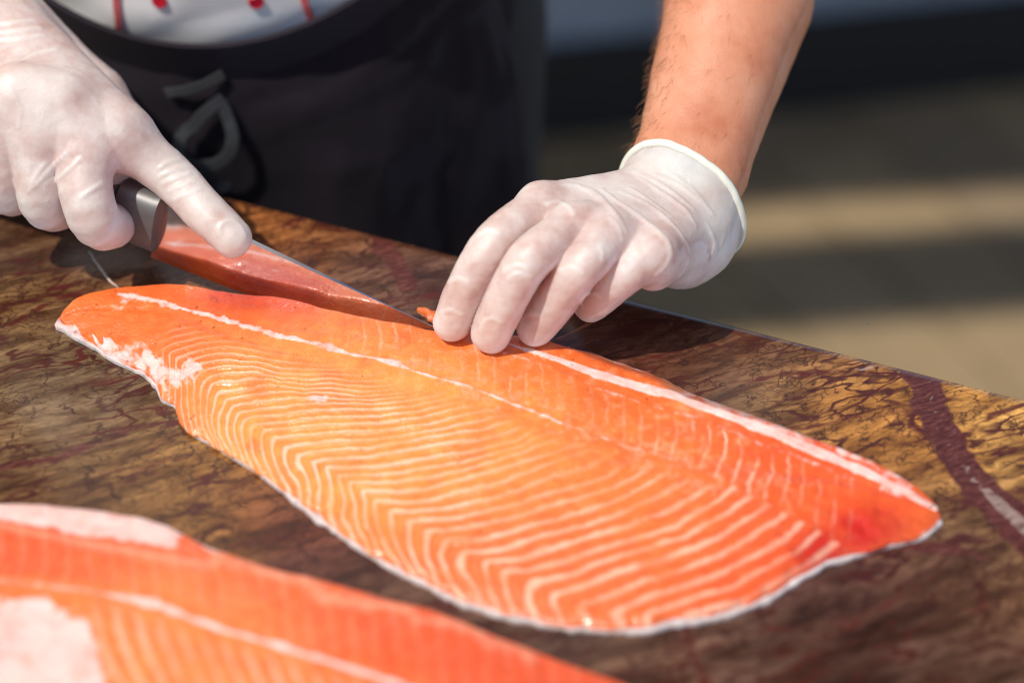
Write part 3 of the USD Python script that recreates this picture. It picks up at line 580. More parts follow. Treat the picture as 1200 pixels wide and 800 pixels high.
backs = {k: [(817 + 18.5 * (k - 8), 492 + 8 * (k - 8)), (820 + 18.5 * (k - 8), 512 + 8 * (k - 8)), (812 + 19 * (k - 8), 530 + 7 * (k - 8))] for k in range(8, 14)}
backs.update({k: [(430 + 19 * (k + 12), 378 + 5.0 * (k + 12)), (434 + 19 * (k + 12), 398 + 6.3 * (k + 12)), (430 + 19 * (k + 12), 412 + 7.4 * (k + 12))] for k in range(-12, 5, 2)})
fa, fl, fb = seam_fields(to_plan, arms, legs, backs, q2)
d = 0.35
hh = np.clip(0.5 + 0.5 * (fl - fa) / d, 0, 1)
seam = fl * (1 - hh) + fa * hh - d * hh * (1 - hh)
def line_of(pts):
    return to_plan(resample(np.array(pts, float), 60))
mid = line_of([(140, 345), (170, 350), (200, 358), (240, 368), (280, 380), (300, 386), (330, 394), (360, 401), (390, 408), (410, 415), (440, 420), (465, 427), (485, 435), (510, 443), (540, 450), (570, 461), (600, 473), (620, 480), (645, 490), (665, 499), (690, 506), (710, 514), (730, 522), (765, 530), (830, 556)])
dm, am = poly_dist(q2, mid)
# which side of the middle line: compare with its position across the fillet
side = np.zeros(len(q2)); seg = np.clip((am * (len(mid) - 1)).astype(int), 0, len(mid) - 2)
tang = mid[seg + 1] - mid[seg]; rel = q2 - mid[seg]
side = np.sign(tang[:, 0] * rel[:, 1] - tang[:, 1] * rel[:, 0])            # + : towards the back
pxv = to_px(flat)
sd = dm * side
fs, ft = S_.ravel(), T_.ravel()
noise3 = lambda k, seed, p=q2: meshkit.fbm(np.c_[p * k, p[:, :1] * 0], 4, seed)
def blob(x, y, r):
    c = to_plan([(x, y)])[0]; return np.exp(-((q2 - c) ** 2).sum(1) / (2 * (r / 2500 * 1.25) ** 2))
fadein = sstep(-0.004, -0.030 + 0.018 * sstep(.45, .8, fs), sd)             # seams grow clear away from the middle line
amp = fadein * sstep(.12, .19, fs) * sstep(0.985, 0.93, fs)
amp *= 1 - .28 * sstep(.55, .8, fs)
amp *= 1 - 0.55 * blob(640, 530, 55) - 0.3 * blob(720, 560, 40) - 0.4 * blob(350, 430, 45)
amp = np.clip(amp * (0.82 + 0.5 * (noise3(45, 21) - 0.35)), 0, 1)
ridge_px = line_of([(585, 412), (615, 420), (652, 434), (702, 455), (752, 472), (805, 486), (845, 500), (895, 522), (935, 535), (972, 550), (1005, 563)])
dr, ar = poly_dist(q2, ridge_px)
bamp = sstep(-0.001, 0.004, sd) * (0.13 + 0.27 * sstep(.66, .78, fs)) * sstep(.93, .84, fs) * sstep(.3, .4, fs)
beyond = np.zeros(len(q2)); sg = np.clip((ar * 59).astype(int), 0, 58); tg = ridge_px[sg + 1] - ridge_px[sg]; rl = q2 - ridge_px[sg]
beyond = np.sign(tg[:, 0] * rl[:, 1] - tg[:, 1] * rl[:, 0]) * dr           # + : on the trimmed far side
bamp *= sstep(0.0, -0.003, np.where(fs > .5, beyond, -1))
bamp = np.clip(bamp * (2.6 * sstep(.3, .75, noise3(75, 5))), 0, 1)
# where pale fat shows
wmid = np.interp(am, [0, .05, .28, .40, .5, .75, .9, 1], [.0011, .0015, .0016, .0011, .0008, .0006, .0003, 0])
wmid = wmid * (0.05 + 1.5 * noise3(330, 31)) * (.3 + 1.1 * sstep(.3, .6, noise3(70, 33))) + 0.0016 * (blob(382, 406, 12) + blob(460, 423, 9))
fat = 0.66 * sstep(1.7, 0.4, dm / np.maximum(wmid, 1e-5)) * (am < .995)
belly_edge = line_of([(66, 379), (95, 391), (125, 410), (160, 425), (185, 440), (215, 436), (232, 432)])
dbe, abe = poly_dist(q2, belly_edge)
streaks = meshkit.fbm(np.c_[q2 @ A(.9, .43) * 260, q2 @ A(-.43, .9) * 45, q2[:, 0] * 0], 4, 8)
fat = np.maximum(fat, sstep(np.interp(abe, [0, .3, .6, .8, 1], [.004, .006, .014, .013, .006]), .0, dbe + 0.022 * (streaks - .5)) * (.3 + .85 * noise3(180, 29)))
fat = np.maximum(fat, 0.6 * blob(150, 352, 10) * noise3(200, 3)); fat = np.maximum(fat, 0.75 * blob(372, 466, 7) * sstep(.3, .6, noise3(150, 4)))
white_band = line_of([(590, 401), (602, 405), (652, 421), (690, 435), (727, 446), (765, 458), (792, 463), (822, 476), (872, 494), (922, 514), (972, 535), (1010, 550), (1040, 566), (1067, 579), (1095, 595)])
dw, aw = poly_dist(q2, white_band)
ww = np.interp(aw, [0, .06, .15, .3, .42, .5, .7, .9, 1], [.0006, .0020, .0030, .0036, .0034, .0032, .0032, .003, .0022]) * (0.4 + 0.75 * noise3(120, 41))
fat = np.maximum(fat, 0.9 * sstep(1.25, 0.8, dw / ww) * (aw > 0.002))
fat = np.maximum(fat, (.1 + .8 * noise3(200, 48)) * sstep(.0095, .0115, beyond + .003 * (noise3(120, 47) - .5)) * sstep(.66, .74, fs) * (1 - sstep(.94, .97, fs)))
fat = np.maximum(fat, .5 * sstep(.16, .02, ft / (.02 + .0 * fs) * .1) * sstep(.52, .56, fs))
wr = 0.0011 * (0.4 + 1.2 * noise3(140, 43)); fat = np.maximum(fat, 0.36 * sstep(1.6, .4, dr / wr) * (ar > .01) * (ar < .99) * (fs > .5))
rim = sstep(.006, .002, (1 - ft) * 0.17) * sstep(.35, .5, fs) * .0
fat = np.maximum(fat, sstep(.93, 1.0, fs) * sstep(.85, 1.0, ft) * .8)
fat = np.clip(fat, 0, 1)
# tone of the flesh
flesh = np.tile(A(0.80, 0.150, 0.030), (len(q2), 1))
def tint(w, c):
    global flesh
    flesh = flesh * (1 - w[:, None]) + w[:, None] * np.array(c)
tint(np.clip(sstep(-.004, .004, sd), 0, 1) * 0.8, (0.78, 0.118, 0.020))
tint(np.clip(blob(420, 500, 90) + blob(330, 480, 60) + .8 * blob(560, 520, 70), 0, 1) * .9, (0.88, 0.30, 0.065))
tint(np.clip(blob(700, 570, 80) + blob(820, 600, 60), 0, 1) * .5, (0.85, 0.21, 0.045))
tint(np.clip(blob(1000, 560, 50) + blob(930, 560, 50) + blob(960, 620, 40) + blob(870, 690, 50), 0, 1) * .75, (0.80, 0.09, 0.020))
tint(np.clip(blob(560, 690, 60) + blob(660, 700, 60), 0, 1) * .5, (0.78, 0.150, 0.050))
tint(np.clip(blob(1012, 622, 17) + blob(980, 638, 16) + blob(1042, 612, 10) + .7 * blob(950, 655, 14), 0, 1) * .95, (0.55, 0.012, 0.006))
tint(np.clip(blob(300, 352, 20) + blob(260, 346, 14) + blob(350, 358, 16), 0, 1) * .7, (0.52, 0.035, 0.014))
tint(np.clip(blob(790, 455, 8) + blob(798, 475, 6), 0, 1) * .8, (0.82, 0.32, 0.10))
tint(sstep(.0, .5, noise3(60, 77) - .42) * .5, (0.74, 0.12, 0.028))
tint(.42 * sstep(.55, .68, noise3(320, 91)) * np.exp(-(dm / .014) ** 2) * sstep(.3, .5, fs) * sstep(.95, .85, fs), (0.88, 0.40, 0.24))
tint(.30 * sstep(.58, .70, noise3(260, 95)) * sstep(.25, .4, fs) * sstep(.9, .8, fs) * (sd > 0), (0.88, 0.36, 0.20))
H3 = flat.copy()
fn = sstep(.25, .6, noise3(160, 51)) * fat
H3[:, 2] += 0.0006 * fn - 0.00055 * np.clip(amp * sstep(.18, .0, np.abs(seam - np.round(seam))), 0, 1)
H3_main = H3
topg = H3.reshape(N1, M1, 3); botg = topg.copy(); botg[..., 2] = TZ + 0.0014
mesh1 = shell_grid(topg[:, ::-1], botg[:, ::-1])
rev = lambda a: np.concatenate([x := a.reshape(N1, M1, -1)[:, ::-1].reshape(N1 * M1, -1), x]).squeeze()
fillet = thing('salmon_fillet', 'long orange salmon fillet with pale chevron seams, lying whole under the knife and hands', 'fish fillet', group=None)
obj_flat('flesh', mesh1, 'salmon_flesh', fillet, flesh=rev(flesh), seam=rev(seam), seam_amount=rev(amp), back_seam=rev(fb), back_amount=rev(bamp), fat=rev(fat))

def skin_sheet(far, near, grow_far, grow_near, n, z0, z1, seed, show=None):
    far, near = resample(far, n, n / 130)[:, :2], resample(near, n, n / 220)[:, :2]
    ax = near - far; ax /= np.linalg.norm(ax, axis=1, keepdims=True) + 1e-9
    ax = gaussian_filter1d(ax, n / 40, axis=0)
    x = np.linspace(0, 1, n); z = np.zeros(n)
    j = meshkit.fbm(np.c_[x * 90, z, z], 4, seed); j2 = meshkit.fbm(np.c_[x * 90, z, z], 4, seed + 7)
    gn = grow_near * (0.25 + 1.5 * j); gf = grow_far * (0.25 + 1.5 * j2)
    if show is not None: gn = gn * show(x)
    m = 14
    t = np.linspace(0, 1, m)[None, :, None]
    f, g = far - ax * gf[:, None], near + ax * (gn * (.35 + 1.3 * meshkit.fbm(np.c_[x * 22, z, z], 3, seed + 9)))[:, None]
    xy = f[:, None] * (1 - t) + g[:, None] * t
    tz = np.broadcast_to(z1 + 0.0004 * (meshkit.fbm(np.dstack([xy * 200, xy[..., :1] * 0]).reshape(-1, 3), 3, seed).reshape(n, m) - .5), (n, m))
    return shell_grid(np.dstack([xy, tz])[:, ::-1], np.dstack([xy, np.full((n, m), z0)])[:, ::-1])
obj('skin', skin_sheet(far_e, near_e, 0.0016, 0.0022, 500, TZ + 0.0002, TZ + 0.0018, 4, lambda x: np.interp(x, [0, .03, .12, .2, .3, .36, .9, .93, 1], [1, 1, .8, -.3, -.1, .9, 1.1, -.5, 1])), 'silver_skin', fillet)

# ---- the second fillet, nearer the camera and cut off by the frame
far2 = [(-250, 612), (-100, 592), (0, 586), (60, 589), (130, 601), (180, 614), (225, 632), (255, 648), (330, 671), (420, 693), (500, 716), (570, 742), (640, 768), (720, 797), (800, 832), (860, 866), (880, 884)]
near2 = [(-260, 700), (-220, 850), (-100, 960), (100, 1030), (300, 1060), (500, 1060), (700, 1020), (800, 970), (860, 915), (885, 890)]
far2e, near2e = np.array([P(x, y, np.interp(x, [150, 260, 420, 650, 880], [.006, .013, .015, .012, .004])) for x, y in far2]), PL(near2, 0.003)
far2e[:, 2] = TZ + .003
N2, M2 = 460, 220
def h_two(s, t):
    ridge = np.interp(s, [0, .2, .4, .5, 1], [.16, .15, .06, .04, .04])
    top = np.interp(s, [0, .1, .4, .7, .9, 1], [.012, .022, .026, .022, .013, .004])
    edge = np.interp(s, [0, .42, .5, 1], [.004, .005, .006, .004])
    k = np.clip(t / ridge, 0, 1)
    body = np.interp(t, [0, .25, .36, .42, .7, .9, 1], [1, 1, .94, .96, .75, .45, .2])
    return np.where(t < ridge, edge + (top - edge) * k ** 1.6, top * body)
xy, H, S2, T2 = grid_of(far2e, near2e, N2, M2, h_two)
H = np.stack([gaussian_filter1d(r, 2.5) for r in H])
lip = np.minimum.reduce([(1 - T2) * 0.17 + 1e-4, T2 * 0.17 + 1e-4, S2 * 0.4 + 1e-4, (1 - S2) * 0.4 + 1e-4]) / 0.004
H = 0.002 + (H + 0.004 * (meshkit.fbm(np.dstack([xy * 38, xy[..., :1] * 0]).reshape(-1, 3), 4, 15).reshape(H.shape) - .5) - 0.002) * np.sqrt(np.clip(1 - (1 - np.clip(lip, 0, 1)) ** 2, 0.02, 1))
flat = np.dstack([xy, TZ + H]).reshape(-1, 3); q2 = flat[:, :2]; to_plan = px_to_plan(flat); fs, ft = S2.ravel(), T2.ravel()
noise3 = lambda k, seed, p=None: meshkit.fbm(np.c_[q2 * k, q2[:, :1] * 0], 4, seed)
mid = line_of([(-250, 640), (-100, 665), (0, 680), (90, 690), (180, 706), (250, 734), (330, 757), (440, 792), (560, 830), (700, 862)])
dm, am = poly_dist(q2, mid); seg = np.clip((am * 59).astype(int), 0, 58); tang = mid[seg + 1] - mid[seg]; rel = q2 - mid[seg]
sd = dm * np.sign(tang[:, 0] * rel[:, 1] - tang[:, 1] * rel[:, 0])
legs2 = {k: [(120 + 26 * k, 712 + 8 * k), (128 + 27 * k, 750 + 8 * k), (150 + 28 * k, 800 + 8 * k), (190 + 28 * k, 860 + 8 * k)] for k in range(0, 22, 2)}
backs2 = {k: [(60 + 26 * k, 640 + 9 * k), (64 + 26 * k, 665 + 9 * k), (50 + 26 * k, 690 + 9 * k)] for k in range(-6, 22, 2)}
_, s2, b2 = seam_fields(to_plan, legs2, legs2, backs2, q2)
amp2 = sstep(-.002, -.012, sd) * sstep(.32, .40, fs) * 0.55
bamp2 = sstep(.0, .006, sd) * .12
line2 = line_of([(-100, 600), (0, 614), (60, 628), (130, 642), (190, 652), (250, 664), (330, 688), (420, 715), (520, 745), (620, 780)])
dl, al = poly_dist(q2, line2)
wm = np.interp(am, [0, .38, .42, .46, .55, .8, 1], [.0, .0004, .0022, .0026, .0014, .0014, .0008]) * (.3 + 1.3 * noise3(130, 3))
fat2 = .72 * sstep(1.7, .4, dm / np.maximum(wm, 1e-5))
rgn = line_of([(250, 645), (190, 640), (130, 630), (60, 617), (0, 607), (-100, 600), (-250, 618)])
dg, ag = poly_dist(q2, rgn); sg = np.clip((ag * 59).astype(int), 0, 58); tg = rgn[sg + 1] - rgn[sg]; rl = q2 - rgn[sg]
flap = -np.sign(tg[:, 0] * rl[:, 1] - tg[:, 1] * rl[:, 0]) * dg                       # + on the pale flap
fat2 = np.maximum(fat2, sstep(-.004, .002, flap + .006 * (noise3(120, 9) - .5)) * (fs < .47) * .95)
mem = line_of([(-200, 690), (-60, 692), (0, 694), (60, 702), (104, 716), (112, 750), (124, 800), (160, 900)])
dmm, ame = poly_dist(q2, mem); sg = np.clip((ame * 59).astype(int), 0, 58); tg = mem[sg + 1] - mem[sg]; rl = q2 - mem[sg]
memb = -np.sign(tg[:, 0] * rl[:, 1] - tg[:, 1] * rl[:, 0]) * dmm
memb_w = sstep(-.004, .007, memb + .014 * (noise3(110, 19) - .5)) * (ft > .2)
fat2 = np.maximum(fat2, memb_w * .97)
flesh = np.tile(A(0.82, 0.175, 0.04), (len(q2), 1))
tint(sstep(-.006, .008, sd) * .9, (0.80, 0.095, 0.030))
tint(np.clip(blob(180, 740, 60) + blob(260, 780, 60), 0, 1) * .8, (0.80, 0.22, 0.06))
tint(sstep(.004, .0, np.abs(sd)) * (am < .42) * .6, (0.82, 0.28, 0.14))
tint(sstep(.0045, .0, dl + .003 * (noise3(120, 61) - .5)) * .55, (0.86, 0.34, 0.20))
amp2 = amp2 * (1 - memb_w)
H3 = flat.copy(); H3[:, 2] -= 0.0006 * np.clip(amp2 * sstep(.18, .0, np.abs(s2 - np.round(s2))), 0, 1)
topg = H3.reshape(N2, M2, 3); botg = topg.copy(); botg[..., 2] = TZ + 0.0014
rev = lambda a: np.concatenate([x := a.reshape(N2, M2, -1)[:, ::-1].reshape(N2 * M2, -1), x]).squeeze()
fillet2 = thing('salmon_fillet', 'thick salmon fillet with pale pink belly membrane, nearest the viewer, cut off by the frame', 'fish fillet')
obj_flat('flesh', shell_grid(topg[:, ::-1], botg[:, ::-1]), 'salmon_flesh', fillet2, flesh=rev(flesh), seam=rev(s2), seam_amount=rev(amp2), back_seam=rev(b2), back_amount=rev(bamp2), fat=rev(fat2))
obj('skin', skin_sheet(far2e, near2e, 0.002, 0.002, 300, TZ + 0.0002, TZ + 0.0018, 14), 'silver_skin', fillet2)
#PERSON
# ------------------------------------------------------------------ the person at the table
person = thing('person', 'person in black apron and white latex gloves standing behind the table cutting the fish', 'person')

def chain(pts, radii):
    return [cap(pts[i], pts[i + 1], radii[i], radii[i + 1]) for i in range(len(pts) - 1)]

def finger(pts, radii, n=13):
    """a softly bending finger through its joints"""
    pts = np.array(pts); x = np.r_[0, np.cumsum(np.linalg.norm(np.diff(pts, axis=0), axis=1))]; y = np.linspace(0, x[-1], n)
    q = PchipInterpolator(x, pts)(y); q = q * .35 + .65 * CubicSpline(x, pts, bc_type='natural')(y)
    cs = chain(q, PchipInterpolator(x, radii)(y))
    def f(p):
        d = cs[0](p)
        for g in cs[1:]: d = np.minimum(d, g(p))
        return d
    return f

def hand_sdf(fingers, palm, extra, ridges=(), web=0.009, folds=(), ridge_k=0.0022):
    F = [finger(p, r) for p, r in fingers]
    PALM = blend(palm, 0.012)
    def f(p):
        d = F[0](p)
        for g in F[1:]:
            d = smin(d, g(p), 0.0005)
        d = smin(d, PALM(p), web)
        for g, k in extra:
            d = smin(d, g(p), k)
        for g in ridges:
            d = smin(d, g(p), ridge_k)
        return d
    return f

# --- the hand that holds the fish (right in the picture)
def pts3(*a): return [P(*p) for p in a]
iF = (pts3((634, 241, .066), (578, 286, .063), (545, 340, .043), (530, 378, .0245)), (.0102, .0098, .0094, .0088))
mF = (pts3((672, 266, .068), (624, 301, .066), (592, 353, .045), (575, 390, .0245)), (.0102, .0102, .0100, .0094))
rF = (pts3((713, 277, .066), (684, 310, .062), (653, 350, .042), (628, 382, .0245)), (.0102, .0102, .0100, .0095))
pF = (pts3((768, 294, .060), (735, 319, .054), (712, 341, .042), (692, 357, .027)), (.0098, .0093, .0088, .0081))
W = P(797, 236, .046)
AX = CAM + ray(866, 0) * 1.215 - W; AX /= np.linalg.norm(AX)               # forearm axis, from wrist to elbow
ELB = W + AX * 0.255
lat = np.cross(AX, -FW); lat /= np.linalg.norm(lat)                        # across the wrist, to the right
if lat[0] < 0: lat = -lat
dep = np.cross(lat, AX)
RIMC = W + AX * 0.004
wr_pts = [W + lat * o for o in (-.0145, -.005, .005, .0145)]
palmL = [cap(fp[0][0], w, .0104, .0125) for fp, w in zip((iF, mF, rF, pF), wr_pts)]
palmL += [cap(fp[0][0] - A(0, -.004, .013), w + A(0, -.002, -.008), .010, .0125) for fp, w in zip((iF, mF, rF, pF), wr_pts)]
palmL += [cap(P(798, 302, .030), P(825, 285, .032), .012, .013)]           # heel of the hand, little-finger side
thumbL = chain(np.array([W + lat * -.012 + A(0, -.01, -.014), P(672, 262, .024), P(640, 292, .016), P(618, 312, .013)]), (.015, .0125, .0108, .0095))
cuffL = [cap(W + lat * o - AX * .02, RIMC + lat * o + AX * .04, .0225, .0262) for o in (-.0058, .0058)]
baseL = (iF, mF, rF, pF)
extraL = [(blend(thumbL, .006), .010), (blend(cuffL, .004), .007)]
def glove_cut(f, c, n):
    c, n = np.asarray(c, np.float32), np.asarray(n, np.float32)
    return lambda p: np.maximum(f(p), (p - c) @ n)
RIMN = AX * 0.85 + lat * 0.27 + FW * 0.42; RIMN /= np.linalg.norm(RIMN)
sL0 = hand_sdf(baseL, palmL, extraL, web=.006)
sL = glove_cut(sL0, RIMC - AX * .002, RIMN)
def ridges_on(f, lines, r=.0009, sink=.0004):
    out = []
    for l, rr in lines:
        pts = march(f, resample(np.array(l, float), max(8, len(l) * 4), 1.0))
        pts = pts + FW * sink
        n = len(pts)
        for i in range(n - 1):
            ta, tb = np.sin(np.pi * i / (n - 1)) ** .5, np.sin(np.pi * (i + 1) / (n - 1)) ** .5
            if np.linalg.norm(pts[i + 1] - pts[i]) < .02: out.append((pts[i], pts[i + 1], max(rr * r * ta, .0002), max(rr * r * tb, .0002)))
    return out
foldL = [([(690, 220), (708, 236), (724, 256), (734, 274)], 1.3), ([(705, 222), (729, 240), (750, 255), (771, 271), (783, 283), (787, 298), (780, 313), (768, 322)], 1.2), ([(728, 224), (756, 238), (777, 253), (795, 271), (807, 289), (806, 310), (795, 325)], 1.0),
         ([(750, 208), (780, 229), (804, 247), (816, 265)], 1.0), ([(765, 209), (792, 229), (813, 247)], .9), ([(768, 205), (798, 217), (822, 238)], .9), ([(738, 220), (768, 241), (786, 256)], .8), ([(660, 217), (678, 218), (693, 226), (706, 238)], 1.0),
         ([(714, 256), (725, 266), (729, 281)], .6), ([(702, 289), (706, 295), (705, 304)], .5), ([(780, 200), (812, 222), (836, 252)], .8), ([(742, 200), (772, 214), (800, 236)], .7), ([(828, 262), (838, 285), (832, 306)], .7), ([(560, 275), (572, 268), (584, 272)], .5), ([(517, 366), (528, 362), (540, 368)], .6), ([(640, 240), (655, 236), (668, 243), (672, 252)], .8), ([(681, 356), (685, 346), (694, 342), (703, 346)], .5), ([(609, 386), (612, 372), (622, 366), (634, 369)], .45), ([(563, 388), (568, 375), (578, 372), (588, 378)], .45), ([(524, 330), (536, 325), (548, 330)], .4), ([(590, 318), (603, 310), (618, 314)], .45), ([(596, 326), (608, 319), (622, 324)], .4), ([(655, 318), (668, 312), (683, 320)], .45)]
rdL = ridges_on(sL, [(l, r * 1.05) for l, r in foldL])
def with_ridges(f, rd, k=.0016):
    fs_ = [cap(a, b, ra, rb) for a, b, ra, rb in rd]
    a = np.array([(x[0] + x[1]) / 2 for x in rd]); tree = cKDTree(a)
    def g(p):
        d = f(p)
        near = np.nonzero(np.abs(d) < .006)[0]
        if len(near) == 0: return d
        pn, dn = p[near], d[near].copy()
        dist, idx = tree.query(pn, k=4, distance_upper_bound=.02)
        best = np.full(len(pn), 1.0, np.float32)
        for j in range(4):
            ok = idx[:, j] < len(a); ii = idx[ok, j]
            A0 = np.array([x[0] for x in rd], np.float32)[ii]; B0 = np.array([x[1] for x in rd], np.float32)[ii]; R0 = np.array([(x[2], x[3]) for x in rd], np.float32)[ii]
            pa = pn[ok] - A0; ba = B0 - A0; h = np.clip((pa * ba).sum(1) / ((ba * ba).sum(1) + 1e-12), 0, 1)
            best[ok] = np.minimum(best[ok], np.linalg.norm(pa - h[:, None] * ba, axis=1) - (R0[:, 0] + (R0[:, 1] - R0[:, 0]) * h))
        d[near] = smin(dn, best, k)
        return d
    return g, tree
sL2, treeL = with_ridges(sL, rdL)
allL = np.vstack([x for fp in baseL for x in fp[0]] + [W, RIMC])
def glove_mesh(f, lo, hi, tree, tips, loose_pts, h=.0008, wr=1.0):
    m = surface(f, lo, hi, h)
    m = trimesh.Trimesh(m.vertices, m.faces, process=False)
    relax(m, 6)
    v, n = m.vertices.copy(), m.vertex_normals
    q = v * 1.0
    w1 = meshkit.fbm(q * A(160, 160, 160), 3, 3) - .5; w2 = meshkit.fbm(q * 420, 2, 4) - .5; w0 = meshkit.fbm(q * 60, 2, 6) - .5
    v += n * (w1 * .0005 + w2 * .00012 + w0 * .0012)[:, None] * wr
    dr_ = tree.query(v)[0]
    lo_ = np.clip(sstep(.0022, .0007, dr_) * .45, 0, 1)
    for c, r in loose_pts:
        lo_ = np.maximum(lo_, np.exp(-((v - c) ** 2).sum(1) / (2 * r * r)) * .75)
    m.vertices = v
    return m, lo_
mL, looseL = glove_mesh(sL2, allL.min(0) - .03, allL.max(0) + A(.055, .06, .075), treeL, None,
                        [(P(795, 195, .07), .016), (P(720, 215, .075), .012), (P(842, 270, .05), .014)] + [(f[0][3], .006) for f in baseL])
gl = obj_flat('glove', mL, 'latex', person, loose=looseL)
tag(gl, 'white latex glove of the hand pressing the fillet down')
# rolled bead at the rim: follow the surface where the cut plane meets it
def rim_ring(f0, c, n, k=72):
    u = np.cross(n, [0.2, 0.9, 0.1]); u /= np.linalg.norm(u); v = np.cross(n, u); out = []
    for a in np.linspace(0, 2 * np.pi, k, endpoint=False):
        dd = np.cos(a) * u + np.sin(a) * v; r = np.linspace(.004, .07, 330)
        s = f0((c + dd * r[:, None]).astype(np.float32)); i = np.argmax(s > 0); out.append(c + dd * r[i])
    return np.array(out)
ring = rim_ring(sL0, RIMC - AX * .002, RIMN)
ring = np.stack([gaussian_filter1d(ring[:, k], 1.2, mode='wrap') for k in range(3)], 1)
cen = ring.mean(0)
obj('rolled_rim', tube(cen + (ring - cen) * 1.012 + RIMN * rng.uniform(-.0003, .0003, (len(ring), 1)), .0020, 10, True), 'latex_bead', gl)

# --- the hand that holds the knife (left in the picture)
KT, KB = P(511, 384, .012), P(170, 251, .039)
kax = (KT - KB) / np.linalg.norm(KT - KB)
iR = (pts3((138, 158, .078), (200, 207, .060), (241, 249, .050), (272, 279, .042)), (.0132, .0112, .0103, .0094))
mP = P(113, 260, .048)
mR = ([P(98, 160, .080), mP, mP + A(.006, .020, -.012), mP + A(.004, .030, .004)], (.0135, .0120, .0105, .0095))
rP = P(52, 240, .050)
rR = ([P(48, 150, .084), rP, rP + A(.006, .020, -.012), rP + A(.005, .030, .004)], (.013, .0112, .0100, .009))
pP = P(4, 224, .052)
pR = ([P(2, 146, .082), pP, pP + A(.006, .018, -.010), pP + A(.005, .026, .003)], (.0125, .0105, .0092, .0085))
WR = P(-62, 34, .098)
axR = A(-.66, -.10, .75); axR /= np.linalg.norm(axR); ELR = WR + axR * .255
latR = np.cross(axR, -FW); latR /= np.linalg.norm(latR)
wrR = [WR + latR * o for o in (.021, .008, -.007, -.021)]
if (wrR[0] - wrR[3]) @ UP < 0: wrR = wrR[::-1]
palmR = [cap(fp[0][0], w, .0145, .017) for fp, w in zip((iR, mR, rR, pR), wrR)]
palmR += [cap(fp[0][0] + FW * .012, w + FW * .010, .012, .016) for fp, w in zip((iR, mR, rR, pR), wrR)]
palmR += [cap(P(70, 120, .095), P(20, 110, .1), .014, .014)]
thumbR = chain(np.array([wrR[0] + FW * .02, P(110, 128, .062), P(146, 170, .050), P(172, 208, .047)]) + A(0, .012, 0), (.015, .0135, .0112, .0098))
cuffR = [cap(WR + latR * o - axR * .02, WR + latR * o + axR * .045, .022, .024) for o in (-.0115, .0115)]
sR0 = hand_sdf((iR, mR, rR, pR), palmR, [(blend(thumbR, .006), .008), (blend(cuffR, .01), .016)])
sR = glove_cut(sR0, WR + axR * .045, axR)
foldR = [([(36, 218), (44, 203), (53, 191)], 1.0), ([(34, 224), (55, 202), (80, 178)], 1.1), ([(66, 212), (80, 199), (96, 185)], 1.0), ([(94, 232), (106, 223), (120, 215)], .9), ([(186, 198), (196, 190), (212, 187)], .8), ([(187, 208), (200, 200), (218, 196)], .8), ([(190, 216), (204, 210), (222, 204)], .7), ([(197, 225), (210, 219), (228, 212)], .7), ([(204, 234), (218, 228), (234, 221)], .5),
         ([(257, 276), (257, 266), (263, 259), (273, 258), (283, 266), (288, 277)], .7), ([(0, 38), (25, 36), (48, 34)], .9), ([(0, 46), (28, 45), (52, 42)], .8), ([(0, 28), (20, 27), (40, 25)], .8), ([(20, 75), (45, 62), (66, 58)], .7), ([(10, 100), (25, 130), (22, 150)], .7)]
rdR = ridges_on(sR, foldR)
sR2, treeR = with_ridges(sR, rdR)
allR = np.vstack([x for fp in (iR, mR, rR, pR) for x in fp[0]] + [WR, P(172, 208, .047)])
mR_, looseR = glove_mesh(sR2, allR.min(0) - A(.07, .035, .035), allR.max(0) + A(.03, .07, .08), treeR, None, [(f[0][1], .011) for f in (iR, mR, rR)] + [(iR[0][3], .008), (iR[0][2], .008), (P(40, 120, .1), .012)])
gr = obj_flat('glove', mR_, 'latex', person, loose=looseR)
tag(gr, 'white latex glove of the hand holding the knife')

# --- body, one continuous surface
HX, HY = -0.160, 0.335
SHL, SHR = A(HX + .19, HY - .02, 1.36), A(HX - .19, HY - .02, 1.36)
bodyf = [ell((HX, HY, .93), (.150, .105, .14)), ell((HX, HY - .005, 1.10), (.135, .095, .16)), ell((HX, HY - .01, 1.28), (.155, .10, .15)), cap(SHL, SHR, .05, .05), cap((HX, HY - .02, 1.40), (HX + .01, HY - .07, 1.50), .055, .05)]
limbs = [cap(SHL, ELB, .047, .039), cap(ELB, W + AX * .12, .039, .0355), *[cap(W + AX * .12 + lat * o * .4, W + AX * .02 + lat * o, .0345, .0222) for o in (-.0055, .0055)], *[cap(W + AX * .02 + lat * o, W - AX * .02 + lat * o, .0222, .0185) for o in (-.0055, .0055)],
         cap(SHR, ELR, .049, .042), cap(ELR, WR + axR * .08, .044, .038), cap(WR + axR * .08, WR - axR * .01, .036, .024)]
for s in (-1, 1):
    limbs += [cap((HX + s * .085, HY, .90), (HX + s * .10, HY - .01, .50), .082, .055), cap((HX + s * .10, HY - .01, .50), (HX + s * .105, HY + .03, .09), .054, .034), cap((HX + s * .105, HY + .03, .045), (HX + s * .115, HY - .10, .030), .03, .022)]
HC = A(HX + .015, HY - .12, 1.60)
hd = A(0.02, -.75, -.55); hd /= np.linalg.norm(hd); hu = A(0, -.55, .75); hu = hu - hd * (hu @ hd); hu /= np.linalg.norm(hu); hs = np.cross(hd, hu)
